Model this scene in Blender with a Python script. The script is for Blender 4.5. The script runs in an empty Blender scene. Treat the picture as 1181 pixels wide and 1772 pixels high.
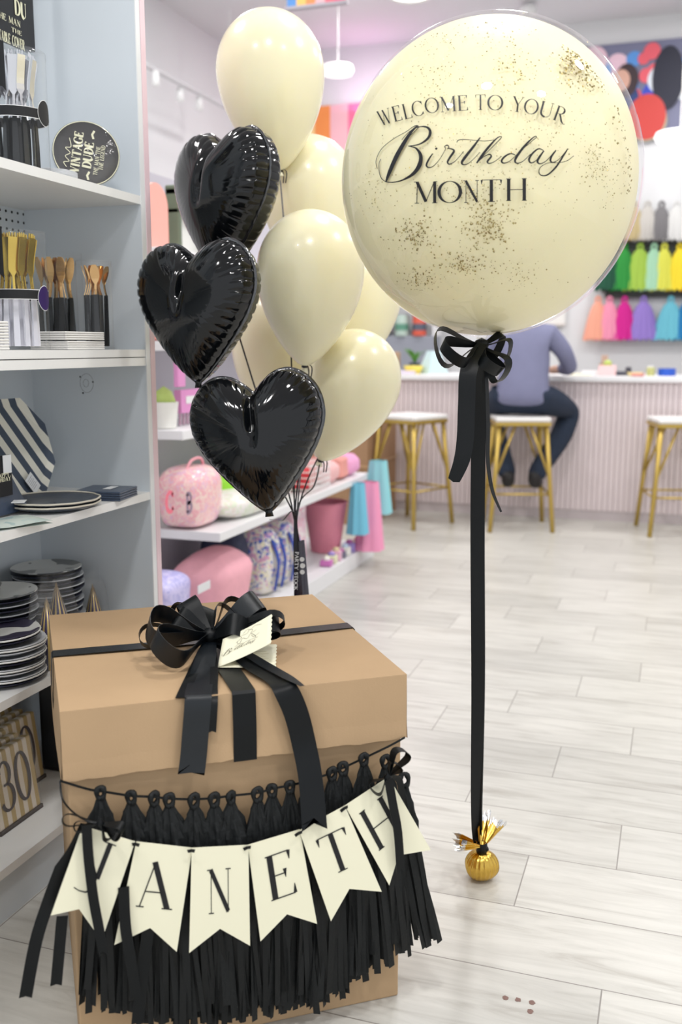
import bpy, math, random
import numpy as np
from mathutils import Vector, Matrix
from math import sin, cos, pi, radians, sqrt, atan, atan2
V = Vector
R = random.Random(7)
SC = bpy.context.scene
COL = SC.collection

# ------------------------------------------------------------ camera
FPX = 1700.0; PX0, PY0 = 590.5, 886.0
PITCH = atan(286/1700); YAW = radians(18.8); EYE = V((0, 0, 1.2))
cam_d = bpy.data.cameras.new('camera'); cam = bpy.data.objects.new('camera', cam_d); COL.objects.link(cam)
cam.location = EYE; cam.rotation_euler = (pi/2 - PITCH, 0, YAW)
cam_d.sensor_fit = 'VERTICAL'; cam_d.sensor_height = 36.0; cam_d.lens = FPX/1772*36
cam_d.dof.use_dof = True; cam_d.dof.focus_distance = 2.0; cam_d.dof.aperture_fstop = 2.9
cam_d.clip_start = .05
SC.camera = cam
SC.view_settings.view_transform = 'Standard'; SC.view_settings.look = 'None'
SC.view_settings.gamma = 1; SC.view_settings.use_curve_mapping = False
SC.view_settings.exposure = 0.0

# ------------------------------------------------------------ world + lights
w = bpy.data.worlds.new('world'); SC.world = w; w.use_nodes = True
bgn = w.node_tree.nodes['Background']; bgn.inputs[0].default_value = (.93, .96, 1, 1); bgn.inputs[1].default_value = 1.0
def area(name, loc, size, power, col=(1, 1, 1), rot=(0, 0, 0), shape='DISK'):
    l = bpy.data.lights.new(name, 'AREA'); l.shape = shape; l.size = size
    if shape == 'RECTANGLE': l.size, l.size_y = size, size
    l.energy = power; l.color = col
    o = bpy.data.objects.new(name, l); COL.objects.link(o); o.location = loc; o.rotation_euler = rot
    return o
LAMPS = [(-.2, .2), (1.6, .6), (-1.6, -.6), (1.4, 3.0), (-.5, 3.3), (-2.7, 2.6), (1.4, 6.0), (-.9, 6.0), (-2.9, 5.6), (-2.2, 8.2), (.2, 8.0)]
for x, y in LAMPS:
    area('ceiling_lamp_light', (x, y, 3.955), .34, 34 if y < 1 else (35 if y < 4 else 31), (1, .985, .97))
area('cove_light', (-2.9, 9.15, 3.40), .5, 1.8, (1, .5, .9), (radians(180), 0, 0))

# ------------------------------------------------------------ unprojection
fw = V((-sin(YAW)*cos(PITCH), cos(YAW)*cos(PITCH), -sin(PITCH)))
rt = V((cos(YAW), sin(YAW), 0)); up = rt.cross(fw)
def ray(x, y): return fw + rt*((x-PX0)/FPX) - up*((y-PY0)/FPX)
def at(x, y, d): return EYE + ray(x, y)*d
def hitZ(x, y, z): d = ray(x, y); return EYE + d*((z-EYE.z)/d.z)
def hitY(x, y, Y): d = ray(x, y); return EYE + d*(Y/d.y)
def hitX(x, y, X): d = ray(x, y); return EYE + d*(X/d.x)
def hitP(x, y, p, n): d = ray(x, y); return EYE + d*((p-EYE).dot(n)/d.dot(n))
def hitS(x, y, c, r):
    d = ray(x, y).normalized(); oc = EYE-c; b = oc.dot(d); q = b*b-(oc.dot(oc)-r*r)
    q = max(q, 0); return EYE + d*(-b-sqrt(q))

def hitE(x, y, c, r, k=1.035):
    d = ray(x, y); d = V((d.x, d.y, d.z/k)).normalized(); e = EYE-c; e = V((e.x, e.y, e.z/k)); b = e.dot(d); q = max(b*b-(e.dot(e)-r*r), 0)
    p = e+d*(-b-sqrt(q)); return c+V((p.x, p.y, p.z*k))

# ------------------------------------------------------------ materials
def srgb(r, g, b):
    f = lambda c: (c/255/12.92) if c/255 <= .04045 else ((c/255+.055)/1.055)**2.4
    return (f(r), f(g), f(b), 1)
MATS = {}
def mat(name, col, rough=.5, metal=0, coat=0, spec=.5, sss=0, noise=0, nscale=40, bump=0, bscale=200, emit=0, trans=0):
    if name in MATS: return MATS[name]
    m = bpy.data.materials.new(name); m.use_nodes = True; nt = m.node_tree; b = nt.nodes['Principled BSDF']
    c = srgb(*col); b.inputs['Base Color'].default_value = c; b.inputs['Roughness'].default_value = rough
    b.inputs['Metallic'].default_value = metal; b.inputs['Coat Weight'].default_value = coat
    b.inputs['Specular IOR Level'].default_value = spec
    if sss: b.inputs['Subsurface Weight'].default_value = sss; b.inputs['Subsurface Radius'].default_value = (.03, .025, .015); b.inputs['Subsurface Scale'].default_value = 1
    if trans: b.inputs['Transmission Weight'].default_value = trans
    if emit: b.inputs['Emission Color'].default_value = c; b.inputs['Emission Strength'].default_value = emit
    tc = nt.nodes.new('ShaderNodeTexCoord')
    if noise:
        n = nt.nodes.new('ShaderNodeTexNoise'); n.inputs['Scale'].default_value = nscale; n.inputs['Detail'].default_value = 6
        nt.links.new(tc.outputs['Object'], n.inputs['Vector'])
        mx = nt.nodes.new('ShaderNodeMix'); mx.data_type = 'RGBA'
        mx.inputs[6].default_value = tuple(v*(1-noise) for v in c[:3])+(1,); mx.inputs[7].default_value = tuple(min(1, v*(1+noise)) for v in c[:3])+(1,)
        nt.links.new(n.outputs['Fac'], mx.inputs[0]); nt.links.new(mx.outputs[2], b.inputs['Base Color'])
    if bump:
        n = nt.nodes.new('ShaderNodeTexNoise'); n.inputs['Scale'].default_value = bscale; n.inputs['Detail'].default_value = 4
        nt.links.new(tc.outputs['Object'], n.inputs['Vector'])
        bp = nt.nodes.new('ShaderNodeBump'); bp.inputs['Strength'].default_value = bump; bp.inputs['Distance'].default_value = .002
        nt.links.new(n.outputs['Fac'], bp.inputs['Height']); nt.links.new(bp.outputs[0], b.inputs['Normal'])
    MATS[name] = m; return m
def clear(name, ior=1.45, tint=(255, 255, 255), base=.02, rough=.03, bump=0, bscale=40, frost=0):
    if name in MATS: return MATS[name]
    m = bpy.data.materials.new(name); m.use_nodes = True; nt = m.node_tree; nt.nodes.clear()
    o = nt.nodes.new('ShaderNodeOutputMaterial'); mx = nt.nodes.new('ShaderNodeMixShader')
    t = nt.nodes.new('ShaderNodeBsdfTransparent'); t.inputs[0].default_value = srgb(*tint)
    g = nt.nodes.new('ShaderNodeBsdfGlossy'); g.inputs['Roughness'].default_value = rough
    lw = nt.nodes.new('ShaderNodeLayerWeight'); lw.inputs[0].default_value = .5
    pw = nt.nodes.new('ShaderNodeMath'); pw.operation = 'POWER'; pw.inputs[1].default_value = 5; nt.links.new(lw.outputs['Facing'], pw.inputs[0])
    fr = nt.nodes.new('ShaderNodeMath'); fr.operation = 'MULTIPLY'; fr.inputs[1].default_value = (ior-1)*1.6; nt.links.new(pw.outputs[0], fr.inputs[0])
    ad = nt.nodes.new('ShaderNodeMath'); ad.operation = 'ADD'; ad.inputs[1].default_value = base; ad.use_clamp = True
    nt.links.new(fr.outputs[0], ad.inputs[0]); nt.links.new(ad.outputs[0], mx.inputs[0])
    last = t.outputs[0]
    if frost:
        df = nt.nodes.new('ShaderNodeBsdfDiffuse'); df.inputs[0].default_value = (.85, .85, .85, 1)
        m2 = nt.nodes.new('ShaderNodeMixShader'); m2.inputs[0].default_value = frost
        nt.links.new(t.outputs[0], m2.inputs[1]); nt.links.new(df.outputs[0], m2.inputs[2]); last = m2.outputs[0]
    nt.links.new(last, mx.inputs[1]); nt.links.new(g.outputs[0], mx.inputs[2]); nt.links.new(mx.outputs[0], o.inputs[0])
    if bump:
        tc = nt.nodes.new('ShaderNodeTexCoord'); n = nt.nodes.new('ShaderNodeTexNoise'); n.inputs['Scale'].default_value = bscale
        nt.links.new(tc.outputs['Object'], n.inputs['Vector'])
        bp = nt.nodes.new('ShaderNodeBump'); bp.inputs['Strength'].default_value = bump; bp.inputs['Distance'].default_value = .004
        nt.links.new(n.outputs['Fac'], bp.inputs['Height']); nt.links.new(bp.outputs[0], g.inputs['Normal'])
    MATS[name] = m; return m
def stripes(name, ca, cb, scale, axis=0, duty=.5, rough=.6, wob=0, metal_a=0):
    if name in MATS: return MATS[name]
    m = mat(name, ca, rough); nt = m.node_tree; b = nt.nodes['Principled BSDF']
    tc = nt.nodes.new('ShaderNodeTexCoord'); sp = nt.nodes.new('ShaderNodeSeparateXYZ')
    nt.links.new(tc.outputs['Object'], sp.inputs[0])
    if axis == 'diag':
        a = nt.nodes.new('ShaderNodeMath'); a.operation = 'MULTIPLY_ADD'; nt.links.new(sp.outputs[2], a.inputs[0]); a.inputs[1].default_value = .62; nt.links.new(sp.outputs[1], a.inputs[2]); src = a.outputs[0]
    elif axis == 'ang':
        a = nt.nodes.new('ShaderNodeMath'); a.operation = 'ARCTAN2'; nt.links.new(sp.outputs[1], a.inputs[0]); nt.links.new(sp.outputs[0], a.inputs[1]); src = a.outputs[0]
    else: src = sp.outputs[axis]
    k = nt.nodes.new('ShaderNodeMath'); k.operation = 'MULTIPLY'; k.inputs[1].default_value = scale; nt.links.new(src, k.inputs[0])
    f = nt.nodes.new('ShaderNodeMath'); f.operation = 'FLOORED_MODULO'; f.inputs[1].default_value = 1; nt.links.new(k.outputs[0], f.inputs[0])
    g = nt.nodes.new('ShaderNodeMath'); g.operation = 'GREATER_THAN'; g.inputs[1].default_value = duty; nt.links.new(f.outputs[0], g.inputs[0])
    mx = nt.nodes.new('ShaderNodeMix'); mx.data_type = 'RGBA'; mx.inputs[6].default_value = srgb(*ca); mx.inputs[7].default_value = srgb(*cb)
    nt.links.new(g.outputs[0], mx.inputs[0]); nt.links.new(mx.outputs[2], b.inputs['Base Color'])
    return m
def blotch(name, cols, scale, rough=.6, bump=0):
    """several colours in irregular patches (printed packaging, prints)"""
    if name in MATS: return MATS[name]
    m = mat(name, cols[0], rough, bump=bump, bscale=60); nt = m.node_tree; b = nt.nodes['Principled BSDF']
    tc = nt.nodes.new('ShaderNodeTexCoord'); n = nt.nodes.new('ShaderNodeTexVoronoi'); n.inputs['Scale'].default_value = scale
    wv = nt.nodes.new('ShaderNodeTexNoise'); wv.inputs['Scale'].default_value = scale*.8
    nt.links.new(tc.outputs['Object'], wv.inputs['Vector'])
    ad = nt.nodes.new('ShaderNodeMixRGB'); ad.inputs[0].default_value = .35
    nt.links.new(tc.outputs['Object'], ad.inputs[1]); nt.links.new(wv.outputs['Color'], ad.inputs[2]); nt.links.new(ad.outputs[0], n.inputs['Vector'])
    sp = nt.nodes.new('ShaderNodeSeparateColor'); nt.links.new(n.outputs['Color'], sp.inputs[0])
    cr_ = nt.nodes.new('ShaderNodeValToRGB'); cr_.color_ramp.interpolation = 'CONSTANT'
    e = cr_.color_ramp.elements
    while len(e) < len(cols): e.new(.5)
    for i, c in enumerate(cols): e[i].position = i/len(cols); e[i].color = srgb(*c)
    nt.links.new(sp.outputs[0], cr_.inputs[0]); nt.links.new(cr_.outputs[0], b.inputs['Base Color'])
    return m
BLK = mat('black_print', (18, 18, 22), .6)
SATIN = mat('black_satin', (6, 10, 13), .4, spec=.28, bump=.15, bscale=900)
SATB = mat('black_satin_blue', (11, 18, 24), .34, spec=.5, bump=.15, bscale=900)
CREP = mat('black_tissue_paper', (17, 20, 21), .6, spec=.35, bump=.5, bscale=150)
FOIL = mat('black_foil', (8, 10, 13), .08, metal=0, coat=.12, spec=.4, bump=.3, bscale=11)
LATEX = mat('cream_latex', (241, 234, 200), .26, coat=.3, sss=.35)
LATIN = mat('cream_latex_inside_bubble', (246, 237, 196), .5, coat=0, spec=.25, sss=.3, noise=.03, nscale=4)
KRAFT = mat('kraft_cardboard', (188, 158, 123), .75, noise=.05, nscale=12, bump=.12, bscale=300, spec=.25)
KEDGE = mat('torn_kraft_edge', (222, 192, 158), .8)
CARD = mat('cream_card', (250, 246, 218), .6)
GOLD = mat('gold_foil', (214, 176, 84), .22, metal=1, bump=.5, bscale=60)
SILV = mat('silver_foil', (225, 225, 225), .2, metal=1, bump=.6, bscale=60)
WHITE = mat('white_laminate', (232, 234, 235), .45)
SHGREY = mat('pale_blue_grey_laminate', (212, 219, 225), .5)
PINKE = mat('pale_pink_edge', (233, 205, 212), .5)
PLAST = clear('clear_plastic', 1.25, base=.015, frost=.02, bump=.4)
BAGPL = clear('cellophane', 1.2, base=.025, frost=.03, rough=.08, bump=1, bscale=50)
BRASS = mat('brushed_brass', (200, 172, 92), .38, metal=.75)

# ------------------------------------------------------------ mesh builder
class MB:
    def __init__(s): s.v = []; s.f = []; s.m = []; s.cur = 0
    def add(s, vs, fs):
        b = len(s.v); s.v += [tuple(p) for p in vs]
        for f in fs: s.f.append(tuple(b+i for i in f)); s.m.append(s.cur)
    def box(s, lo, hi, M=None):
        x0, y0, z0 = lo; x1, y1, z1 = hi
        vs = [V(p) for p in ((x0,y0,z0),(x1,y0,z0),(x1,y1,z0),(x0,y1,z0),(x0,y0,z1),(x1,y0,z1),(x1,y1,z1),(x0,y1,z1))]
        if M: vs = [M@p for p in vs]
        s.add(vs, [(0,3,2,1),(4,5,6,7),(0,1,5,4),(1,2,6,5),(2,3,7,6),(3,0,4,7)]); return s
    def grid(s, fn, nu, nv, cu=False, cv=False):
        vs = [fn(i/(nu if cu else nu-1), j/(nv if cv else nv-1)) for i in range(nu) for j in range(nv)]
        fs = []
        for i in range(nu if cu else nu-1):
            for j in range(nv if cv else nv-1):
                a = i*nv+j; b = ((i+1) % nu)*nv+j; c = ((i+1) % nu)*nv+(j+1) % nv; d = i*nv+(j+1) % nv
                fs.append((a, b, c, d))
        s.add(vs, fs); return s
    def lathe(s, prof, M=None, n=32, cap=True):
        k = len(prof)
        vs = []
        for i in range(n):
            a = 2*pi*i/n
            for r, z in prof:
                p = V((r*cos(a), r*sin(a), z)); vs.append(M@p if M else p)
        fs = [(i*k+j, ((i+1) % n)*k+j, ((i+1) % n)*k+j+1, i*k+j+1) for i in range(n) for j in range(k-1)]
        if cap:
            if prof[0][0] > 1e-5: fs.append(tuple(i*k for i in range(n))[::-1])
            if prof[-1][0] > 1e-5: fs.append(tuple(i*k+k-1 for i in range(n)))
        s.add(vs, fs); return s
    def tube(s, pts, r, n=8, cap=True):
        pts = [V(p) for p in pts]; k = len(pts); rs = r if isinstance(r, (list, tuple)) else [r]*k
        t0 = (pts[1]-pts[0]).normalized(); ref = V((0, 0, 1)) if abs(t0.z) < .9 else V((1, 0, 0))
        nrm = (ref - t0*ref.dot(t0)).normalized(); vs = []
        for i in range(k):
            t = (pts[min(i+1, k-1)]-pts[max(i-1, 0)]).normalized()
            nrm = (nrm - t*nrm.dot(t)); nrm = nrm.normalized() if nrm.length > 1e-6 else t.orthogonal().normalized()
            b = t.cross(nrm)
            for j in range(n):
                a = 2*pi*j/n; vs.append(pts[i]+(nrm*cos(a)+b*sin(a))*rs[i])
        fs = [(i*n+j, i*n+(j+1) % n, (i+1)*n+(j+1) % n, (i+1)*n+j) for i in range(k-1) for j in range(n)]
        if cap: fs += [tuple(range(n))[::-1], tuple((k-1)*n+j for j in range(n))]
        s.add(vs, fs); return s
    def strip(s, pts, wd, width, th=.0006, vcut=0):
        """flat ribbon: pts centre line, wd width direction (one or per point), width number or list"""
        pts = [V(p) for p in pts]; k = len(pts)
        W = width if isinstance(width, (list, tuple)) else [width]*k
        D = wd if isinstance(wd, list) else [wd]*k
        vs = []
        for i in range(k):
            t = (pts[min(i+1, k-1)]-pts[max(i-1, 0)])
            if t.length < 1e-9: t = V((0, 0, 1))
            t.normalize(); d = V(D[i]); d = d - t*d.dot(t)*.9; d.normalize(); n = t.cross(d)
            if n.length > 1e-6: n.normalize()
            for a, b in ((-1, -1), (0, -1), (1, -1), (1, 1), (0, 1), (-1, 1)):
                p = pts[i]+d*(a*W[i]/2)+n*(b*th/2)
                if vcut and i == k-1 and a == 0: p = p - t*vcut
                vs.append(p)
        fs = [(i*6+j, i*6+(j+1) % 6, (i+1)*6+(j+1) % 6, (i+1)*6+j) for i in range(k-1) for j in range(6)]
        e = (k-1)*6
        fs += [(0, 5, 4, 1), (1, 4, 3, 2), (e, e+1, e+4, e+5), (e+1, e+2, e+3, e+4)]
        s.add(vs, fs); return s
    def build(s, name, mats, parent=None, smooth=False, world=False, bevel=0, auto=None):
        me = bpy.data.meshes.new(name); vs = s.v
        if world and parent is not None:
            off = V((0, 0, 0)); p = parent
            while p is not None: off += p.location; p = p.parent
            vs = [(a-off.x, b-off.y, c-off.z) for a, b, c in vs]
        me.from_pydata(vs, [], s.f)
        if not isinstance(mats, (list, tuple)): mats = [mats]
        for m in mats: me.materials.append(m)
        me.polygons.foreach_set('material_index', s.m)
        if smooth: me.polygons.foreach_set('use_smooth', [True]*len(me.polygons))
        me.validate(); me.update()
        if auto: me.set_sharp_from_angle(angle=radians(auto))
        o = bpy.data.objects.new(name, me); COL.objects.link(o)
        if parent is not None: o.parent = parent
        if bevel:
            md = o.modifiers.new('bevel', 'BEVEL'); md.width = bevel; md.segments = 2; md.limit_method = 'ANGLE'
        return o
def tag(o, label=None, cat=None, group=None, kind=None):
    if label: o['label'] = label
    if cat: o['category'] = cat
    if group: o['group'] = group
    if kind: o['kind'] = kind
    return o
def thing(name, label, cat, loc=(0, 0, 0), rotz=0, group=None):
    o = bpy.data.objects.new(name, None); COL.objects.link(o); o.location = loc; o.rotation_euler = (0, 0, rotz)
    o.empty_display_size = .05
    return tag(o, label, cat, group)
def dup(root, loc, rotz=0, label=None, group=None):
    def cp(o, par):
        c = o.copy(); COL.objects.link(c)
        if par is not None: c.parent = par
        for ch in list(o.children): cp(ch, c)
        return c
    r = cp(root, None); r.location = loc; r.rotation_euler = (0, 0, rotz)
    return tag(r, label, None, group)
def lab(o, t): o['label'] = t; return o
def cr(pts, n=6):
    pts = [V(p) if len(p) > 2 else V((p[0], p[1], 0)) for p in pts]; out = []
    for i in range(len(pts)-1):
        p0 = pts[max(i-1, 0)]; p1 = pts[i]; p2 = pts[i+1]; p3 = pts[min(i+2, len(pts)-1)]
        for j in range(n):
            t = j/n
            out.append(.5*((2*p1)+(p2-p0)*t+(2*p0-5*p1+4*p2-p3)*t*t+(3*p1-p0-3*p2+p3)*t**3))
    out.append(pts[-1].copy()); return out
def lerpl(ws, n):
    out = []
    for i in range(n):
        f = i/(n-1)*(len(ws)-1); a = min(int(f), len(ws)-2) if len(ws) > 1 else 0
        out.append(ws[a]+(ws[min(a+1, len(ws)-1)]-ws[a])*(f-a))
    return out

# ------------------------------------------------------------ lettering
def arc(cx, cy, rx, ry, a0, a1, n=14): return [(cx+rx*cos(radians(a0+(a1-a0)*i/n)), cy+ry*sin(radians(a0+(a1-a0)*i/n))) for i in range(n+1)]
def L(a, b, w): return ([a, b], w)
def sf(x, y, l=.09): return ([(x-l, y), (x+l, y)], 't')
GL = {
 'A': (.82, [L((.07,0),(.40,1),'t'), L((.38,1),(.70,0),'T'), L((.19,.34),(.58,.34),'t'), sf(.08,0), sf(.70,0,.12)]),
 'B': (.66, [L((.14,0),(.14,1),'T'), (arc(.3,.75,.26,.25,90,-90),'a'), (arc(.3,.26,.31,.26,90,-90),'a'), L((.04,1),(.3,1),'t'), L((.14,.5),(.3,.5),'t'), L((.04,0),(.3,0),'t')]),
 'C': (.78, [(arc(.46,.5,.40,.5,40,320,24),'a'), L((.77,.95),(.77,.72),'t'), L((.77,.05),(.77,.25),'t')]),
 'D': (.8, [L((.14,0),(.14,1),'T'), (arc(.3,.5,.44,.5,90,-90,20),'a'), L((.04,1),(.32,1),'t'), L((.04,0),(.32,0),'t')]),
 'E': (.64, [L((.14,0),(.14,1),'T'), L((.04,1),(.58,1),'t'), L((.04,0),(.60,0),'t'), L((.14,.52),(.44,.52),'t'), L((.57,1),(.57,.8),'m'), L((.60,0),(.61,.22),'m'), L((.44,.62),(.44,.42),'m')]),
 'G': (.84, [(arc(.46,.5,.40,.5,40,330,24),'a'), L((.72,.4),(.72,.05),'T'), sf(.70,.42,.13), L((.77,.95),(.77,.72),'t')]),
 'H': (.86, [L((.14,0),(.14,1),'T'), L((.72,0),(.72,1),'T'), L((.14,.5),(.72,.5),'t'), sf(.14,0), sf(.14,1), sf(.72,0), sf(.72,1)]),
 'I': (.3, [L((.15,0),(.15,1),'T'), sf(.15,0,.12), sf(.15,1,.12)]),
 'K': (.8, [L((.14,0),(.14,1),'T'), L((.16,.42),(.62,1),'t'), L((.3,.6),(.68,0),'T'), sf(.14,0), sf(.14,1), sf(.68,0), sf(.62,1)]),
 'L': (.6, [L((.14,0),(.14,1),'T'), L((.04,0),(.57,0),'t'), sf(.14,1), L((.57,0),(.58,.22),'m')]),
 'M': (1.0, [L((.12,0),(.14,1),'t'), L((.13,1),(.5,.06),'T'), L((.5,.06),(.84,1),'t'), L((.86,0),(.86,1),'T'), sf(.12,0), sf(.86,0,.11), sf(.07,1,.07), sf(.9,1,.07)]),
 'N': (.86, [L((.14,0),(.14,1),'t'), L((.13,1),(.73,.02),'T'), L((.73,0),(.73,1),'t'), sf(.14,0), sf(.08,1,.08), sf(.73,1)]),
 'O': (.9, [(arc(.45,.5,.41,.5,0,360,36),'a')]),
 'P': (.66, [L((.14,0),(.14,1),'T'), (arc(.3,.74,.28,.26,90,-90),'a'), L((.04,1),(.3,1),'t'), L((.14,.48),(.3,.48),'t'), sf(.14,0,.12)]),
 'R': (.8, [L((.14,0),(.14,1),'T'), (arc(.3,.75,.27,.25,90,-90),'a'), L((.04,1),(.3,1),'t'), L((.14,.5),(.3,.5),'t'), sf(.14,0), ([(.34,.5),(.46,.3),(.58,.06),(.74,-.08),(.84,-.04)],'M')]),
 'S': (.62, [(arc(.31,.75,.2,.25,50,270,14)+arc(.31,.26,.22,.26,90,-130,14)[1:],'s'), L((.47,.95),(.47,.74),'t'), L((.13,.05),(.13,.26),'t')]),
 'T': (.8, [L((.4,0),(.4,1),'T'), L((.04,1),(.76,1),'t'), L((.04,1),(.03,.8),'m'), L((.76,1),(.77,.8),'m'), sf(.4,0,.13)]),
 'U': (.84, [([(.14,1),(.14,.3)]+arc(.42,.3,.28,.3,180,270,8)[1:],'T'), (arc(.42,.3,.28,.3,270,360,8)+[(.70,1)],'t'), sf(.14,1), sf(.70,1)]),
 'V': (.8, [L((.1,1),(.42,0),'T'), L((.42,0),(.7,1),'t'), sf(.1,1), sf(.7,1)]),
 'W': (1.1, [L((.08,1),(.34,0),'T'), L((.34,0),(.56,.85),'t'), L((.5,1),(.78,0),'T'), L((.78,0),(1.02,1),'t'), sf(.08,1), sf(1.02,1)]),
 'Y': (.8, [L((.08,1),(.4,.46),'T'), L((.4,.46),(.72,1),'t'), L((.4,0),(.4,.48),'T'), sf(.08,1), sf(.72,1), sf(.4,0,.11)]),
 '3': (.6, [([(.08,.8),(.1,.92)]+arc(.28,.76,.2,.24,110,-80,12),'a'), (arc(.28,.27,.25,.27,80,-160,16),'a'), L((.2,.53),(.32,.53),'t')]),
 '0': (.62, [(arc(.31,.5,.26,.5,0,360,32),'a')]),
 '&': (.7, [(arc(.35,.5,.2,.4,0,360,20),'a')]),
 '.': (.2, [L((.06,.05),(.14,.05),'T')]),
}
def glyph_strips(ch, T=.12, t=.03):
    out = []
    if ch not in GL: return .45, out
    wd, st = GL[ch]
    for pts, k in st:
        n = 8 if len(pts) == 2 else 1; P = []
        for i in range(len(pts)-1):
            for j in range(n): P.append((pts[i][0]+(pts[i+1][0]-pts[i][0])*j/n, pts[i][1]+(pts[i+1][1]-pts[i][1])*j/n))
        P.append(pts[-1]); N = len(P); W = []
        for i in range(N):
            a = P[max(i-1, 0)]; b = P[min(i+1, N-1)]
            if N > 3 and abs(P[0][0]-P[-1][0])+abs(P[0][1]-P[-1][1]) < 1e-4 and i in (0, N-1): a, b = P[-2], P[1]
            dx, dy = b[0]-a[0], b[1]-a[1]; l = math.hypot(dx, dy) or 1
            if k == 'T': wv = T
            elif k == 't': wv = t
            elif k == 'M': wv = T*(.9 if i < N-2 else .4)
            elif k == 'm': wv = T*.55*(1-i/(N-1))+t*.5
            elif k == 's': wv = t+(T-t)*abs(dx/l*.8-dy/l*.6)**2 if dx*dy < 0 else t+(T-t)*.2*abs(dy/l)
            else: wv = t+(T-t)*abs(dy/l)**1.8
            W.append(wv)
        out.append((P, W))
    return wd, out
def put_strips(mb, strips, fn):
    """flat printed strokes laid on a surface; fn maps 2-D to a point in space"""
    for P, W in strips:
        vs = []; N = len(P)
        closed = N > 4 and math.hypot(P[0][0]-P[-1][0], P[0][1]-P[-1][1]) < 1e-4
        for i in range(N):
            a = P[max(i-1, 0)]; b = P[min(i+1, N-1)]
            if closed and i in (0, N-1): a, b = P[-2], P[1]
            dx, dy = b[0]-a[0], b[1]-a[1]; l = math.hypot(dx, dy) or 1; nx, ny = -dy/l*W[i]/2, dx/l*W[i]/2
            vs += [fn(P[i][0]+nx, P[i][1]+ny), fn(P[i][0]-nx, P[i][1]-ny)]
        mb.add(vs, [(2*i, 2*i+1, 2*i+3, 2*i+2) for i in range(N-1)])
def text_w(s, gap=.1): return sum(glyph_strips(c)[0]+gap for c in s)-gap
def put_text(mb, s, org, ex, ey, T=.14, t=.035, gap=.1, width=None):
    """ex, ey: 3-D vectors of one cap height; org baseline left"""
    org, ex, ey = V(org), V(ex), V(ey); x = 0; k = 1
    if width: k = width/text_w(s, gap)
    for c in s:
        wd, st = glyph_strips(c, T, t)
        put_strips(mb, st, lambda a, b, x=x: org+ex*((x+a)*k)+ey*b)
        x += wd+gap
SCRIPT = [
 ([(266,184),(235,212),(200,262),(150,350),(110,440),(90,494)], [7,13,19,24,20,8]),
 ([(42,422),(36,375),(66,312),(130,258),(200,218),(240,190),(262,183),(270,192),(250,215),(215,245)], [3,3,3,3,3,4,5,4,3,2]),
 ([(62,368),(52,395),(54,440),(66,475),(90,494)], [2,3,4,4,3]),
 ([(178,262),(210,225),(250,198),(292,188),(325,197),(335,224),(318,258),(272,287),(212,296)], [2,3,4,7,13,16,13,7,3]),
 ([(212,296),(256,308),(282,348),(276,400),(240,450),(182,484),(130,496),(88,494)], [3,9,20,24,18,8,5,4]),
 ([(364,314),(369,310),(373,313)], [10,12,8]),
 ([(348,338),(326,372),(314,402),(328,415),(356,404),(392,362),(420,312)], [5,10,10,6,4,3,3]),
 ([(422,312),(416,298),(430,291),(438,303),(428,313)], [3,5,6,5,3]),
 ([(430,308),(458,314),(466,326),(446,356),(431,384),(442,396),(470,382),(500,350),(520,325)], [4,8,12,12,10,6,4,3,3]),
 ([(612,248),(575,298),(530,355),(510,386),(520,399),(546,392),(580,362),(610,330)], [6,13,16,13,7,4,3,3]),
 ([(482,276),(490,264),(520,260),(580,264),(640,268),(700,260)], [3,5,4,3,3,3]),
 ([(592,388),(640,340),(690,290),(726,252),(724,243),(700,256),(655,305),(620,350),(592,390)], [3,3,4,5,4,7,13,14,8]),
 ([(594,388),(630,356),(662,342),(672,354),(652,380),(660,392),(690,382),(730,352)], [3,4,6,10,11,6,4,3]),
 ([(806,346),(780,338),(750,352),(730,376),(740,390),(770,382),(806,352)], [4,7,10,11,8,4,3]),
 ([(806,350),(850,310),(900,266),(922,248),(914,243),(885,266),(845,310),(812,356),(804,382),(820,391),(850,378),(890,340)], [3,3,4,5,5,9,13,14,10,6,4,3]),
 ([(962,322),(936,311),(905,332),(882,366),(890,388),(918,378),(962,326)], [4,7,10,12,8,4,3]),
 ([(964,322),(942,352),(928,380),(942,394),(976,378),(1014,336),(1030,318)], [6,12,12,6,4,3,4]),
 ([(1030,320),(1006,352),(1000,378),(1016,386),(1048,368),(1090,318)], [6,12,10,6,3,3]),
 ([(1096,310),(1070,352),(1030,412),(985,454),(950,458),(936,440),(946,412),(985,390),(1040,388),(1090,378),(1128,350)], [6,9,10,8,6,5,4,3,3,3,3])]
def script_strips():
    out = []
    for pts, ws in SCRIPT:
        P = cr(pts, 7); out.append(([(p.x, p.y) for p in P], [max(3.2, a) for a in lerpl(ws, len(P))]))
    return out

# ============================================================ ROOM
floor_m = mat('grey_wood_look_tile', (214, 211, 206), .32, spec=.4)
nt = floor_m.node_tree; b = nt.nodes['Principled BSDF']; N_ = nt.nodes.new; K = nt.links.new
def math_(op, a, c=None, d=None):
    n = N_('ShaderNodeMath'); n.operation = op
    for i, q in enumerate((a, c, d)):
        if q is None: continue
        if isinstance(q, (int, float)): n.inputs[i].default_value = q
        else: K(q, n.inputs[i])
    return n.outputs[0]
geo = N_('ShaderNodeNewGeometry'); sp = N_('ShaderNodeSeparateXYZ'); K(geo.outputs['Position'], sp.inputs[0])
ry = math_('DIVIDE', math_('SUBTRACT', sp.outputs[1], 1.753), .2285); row = math_('FLOOR', ry)
ux = math_('DIVIDE', math_('SUBTRACT', math_('ADD', sp.outputs[0], .277), math_('MULTIPLY', math_('SUBTRACT', row, 1.0), .202)), .606)
colx = math_('FLOOR', ux); fx = math_('SUBTRACT', ux, colx); fy = math_('SUBTRACT', ry, row)
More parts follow.
